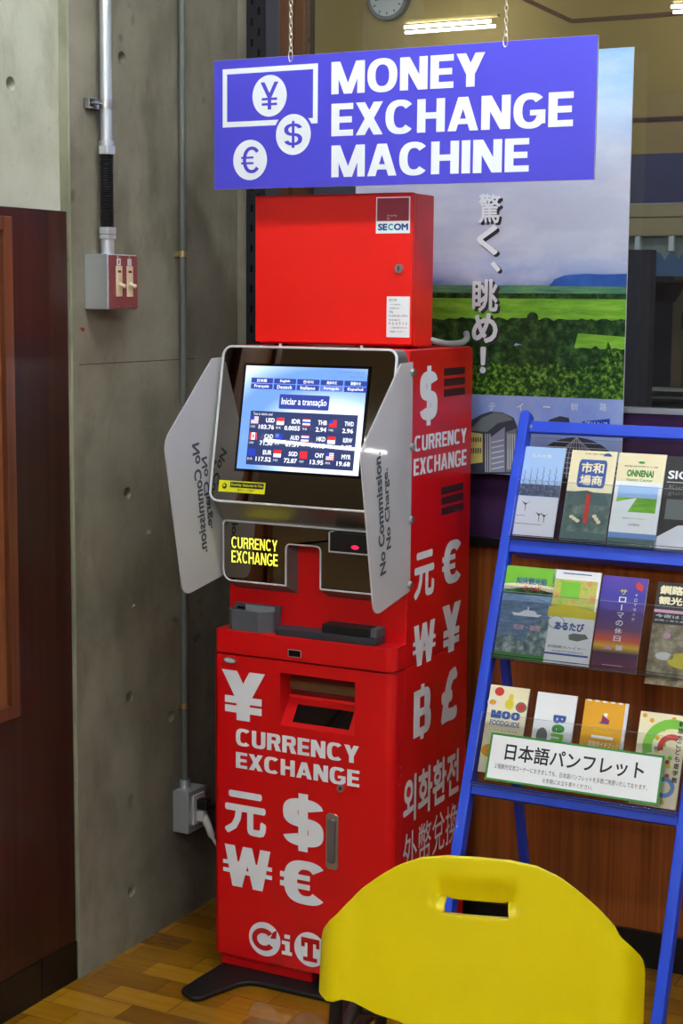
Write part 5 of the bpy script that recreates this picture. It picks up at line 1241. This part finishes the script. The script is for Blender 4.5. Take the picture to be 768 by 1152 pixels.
for p in o.data.polygons: p.use_smooth = True
# seat
b = MB(); bm = bmesh.new(); g = []
for i in range(17):
    s = -1 + i / 8; col = []
    for j in range(15):
        t = j / 14; y = .05 + .34 * t; hw = .205 - .015 * t; z = .445 - .012 * math.sin(math.pi * t) * (1 - s * s) - (.02 * max(0, (t - .85) / .15) ** 2) + .006 * s ** 4
        cs = (1 - max(0, (abs(s) - .8) / .2) ** 2 * .04 * (1 if t in (0, 1) else .3)); col.append(bm.verts.new(cpt(s * hw * cs, y + .115, z + .012)))
    g.append(col)
for i in range(16):
    for j in range(14): bm.faces.new((g[i][j], g[i + 1][j], g[i + 1][j + 1], g[i][j + 1]))
o = MB().bm(bm, 'chair_yellow', True).build('seat', chair)
md = o.modifiers.new('s', 'SOLIDIFY'); md.thickness = .018; md.offset = -1
# tubular frame
for s in (-1, 1):
    zb0 = ZTOP - .19
    rear = [cpt(s * (HW - .022), .062 - REC * .17, zb0), cpt(s * (HW - .022), .055 - REC * .26, ZTOP - .28), cpt(s * (HW - .014), .05, .43), cpt(s * (HW - .006), -.02, .2), cpt(s * (HW + .002), -.06, .012)]
    MB().tube([cr(rear, i / 20 * 4) for i in range(21)], .011, 'chair_black', 14).build('rear_leg', chair)
    front = [cpt(s * (HW - .016), .06, .425), cpt(s * (HW - .016), .25, .424), cpt(s * (HW - .016), .40, .42), cpt(s * (HW - .014), .43, .36), cpt(s * (HW - .006), .46, .012)]
    MB().tube([cr(front, i / 24 * 4) for i in range(25)], .011, 'chair_black', 14).build('front_leg', chair)
    for q in (rear[-1], front[-1]): MB().cyl((q.x, q.y, 0), (q.x, q.y, .022), .0145, 'black_rubber', 16, r2=.0125).build('foot_cap', chair)
MB().tube([cpt(-HW + .014, .2, .418), cpt(HW - .014, .2, .418)], .009, 'chair_black', 12).build('cross_bar', chair)

# ================================================================== LIGHT AND WORLD
w = bpy.data.worlds.new('world'); bpy.context.scene.world = w; w.use_nodes = True
w.node_tree.nodes['Background'].inputs[0].default_value = (.5, .52, .55, 1); w.node_tree.nodes['Background'].inputs[1].default_value = .2
s = bpy.context.scene
s.view_settings.view_transform = 'Standard'; s.view_settings.look = 'None'; s.view_settings.gamma = 1; s.view_settings.use_curve_mapping = False
s.view_settings.exposure = 1.36
s.cycles.use_denoising = True
s.cycles.max_bounces = 8; s.cycles.transparent_max_bounces = 16
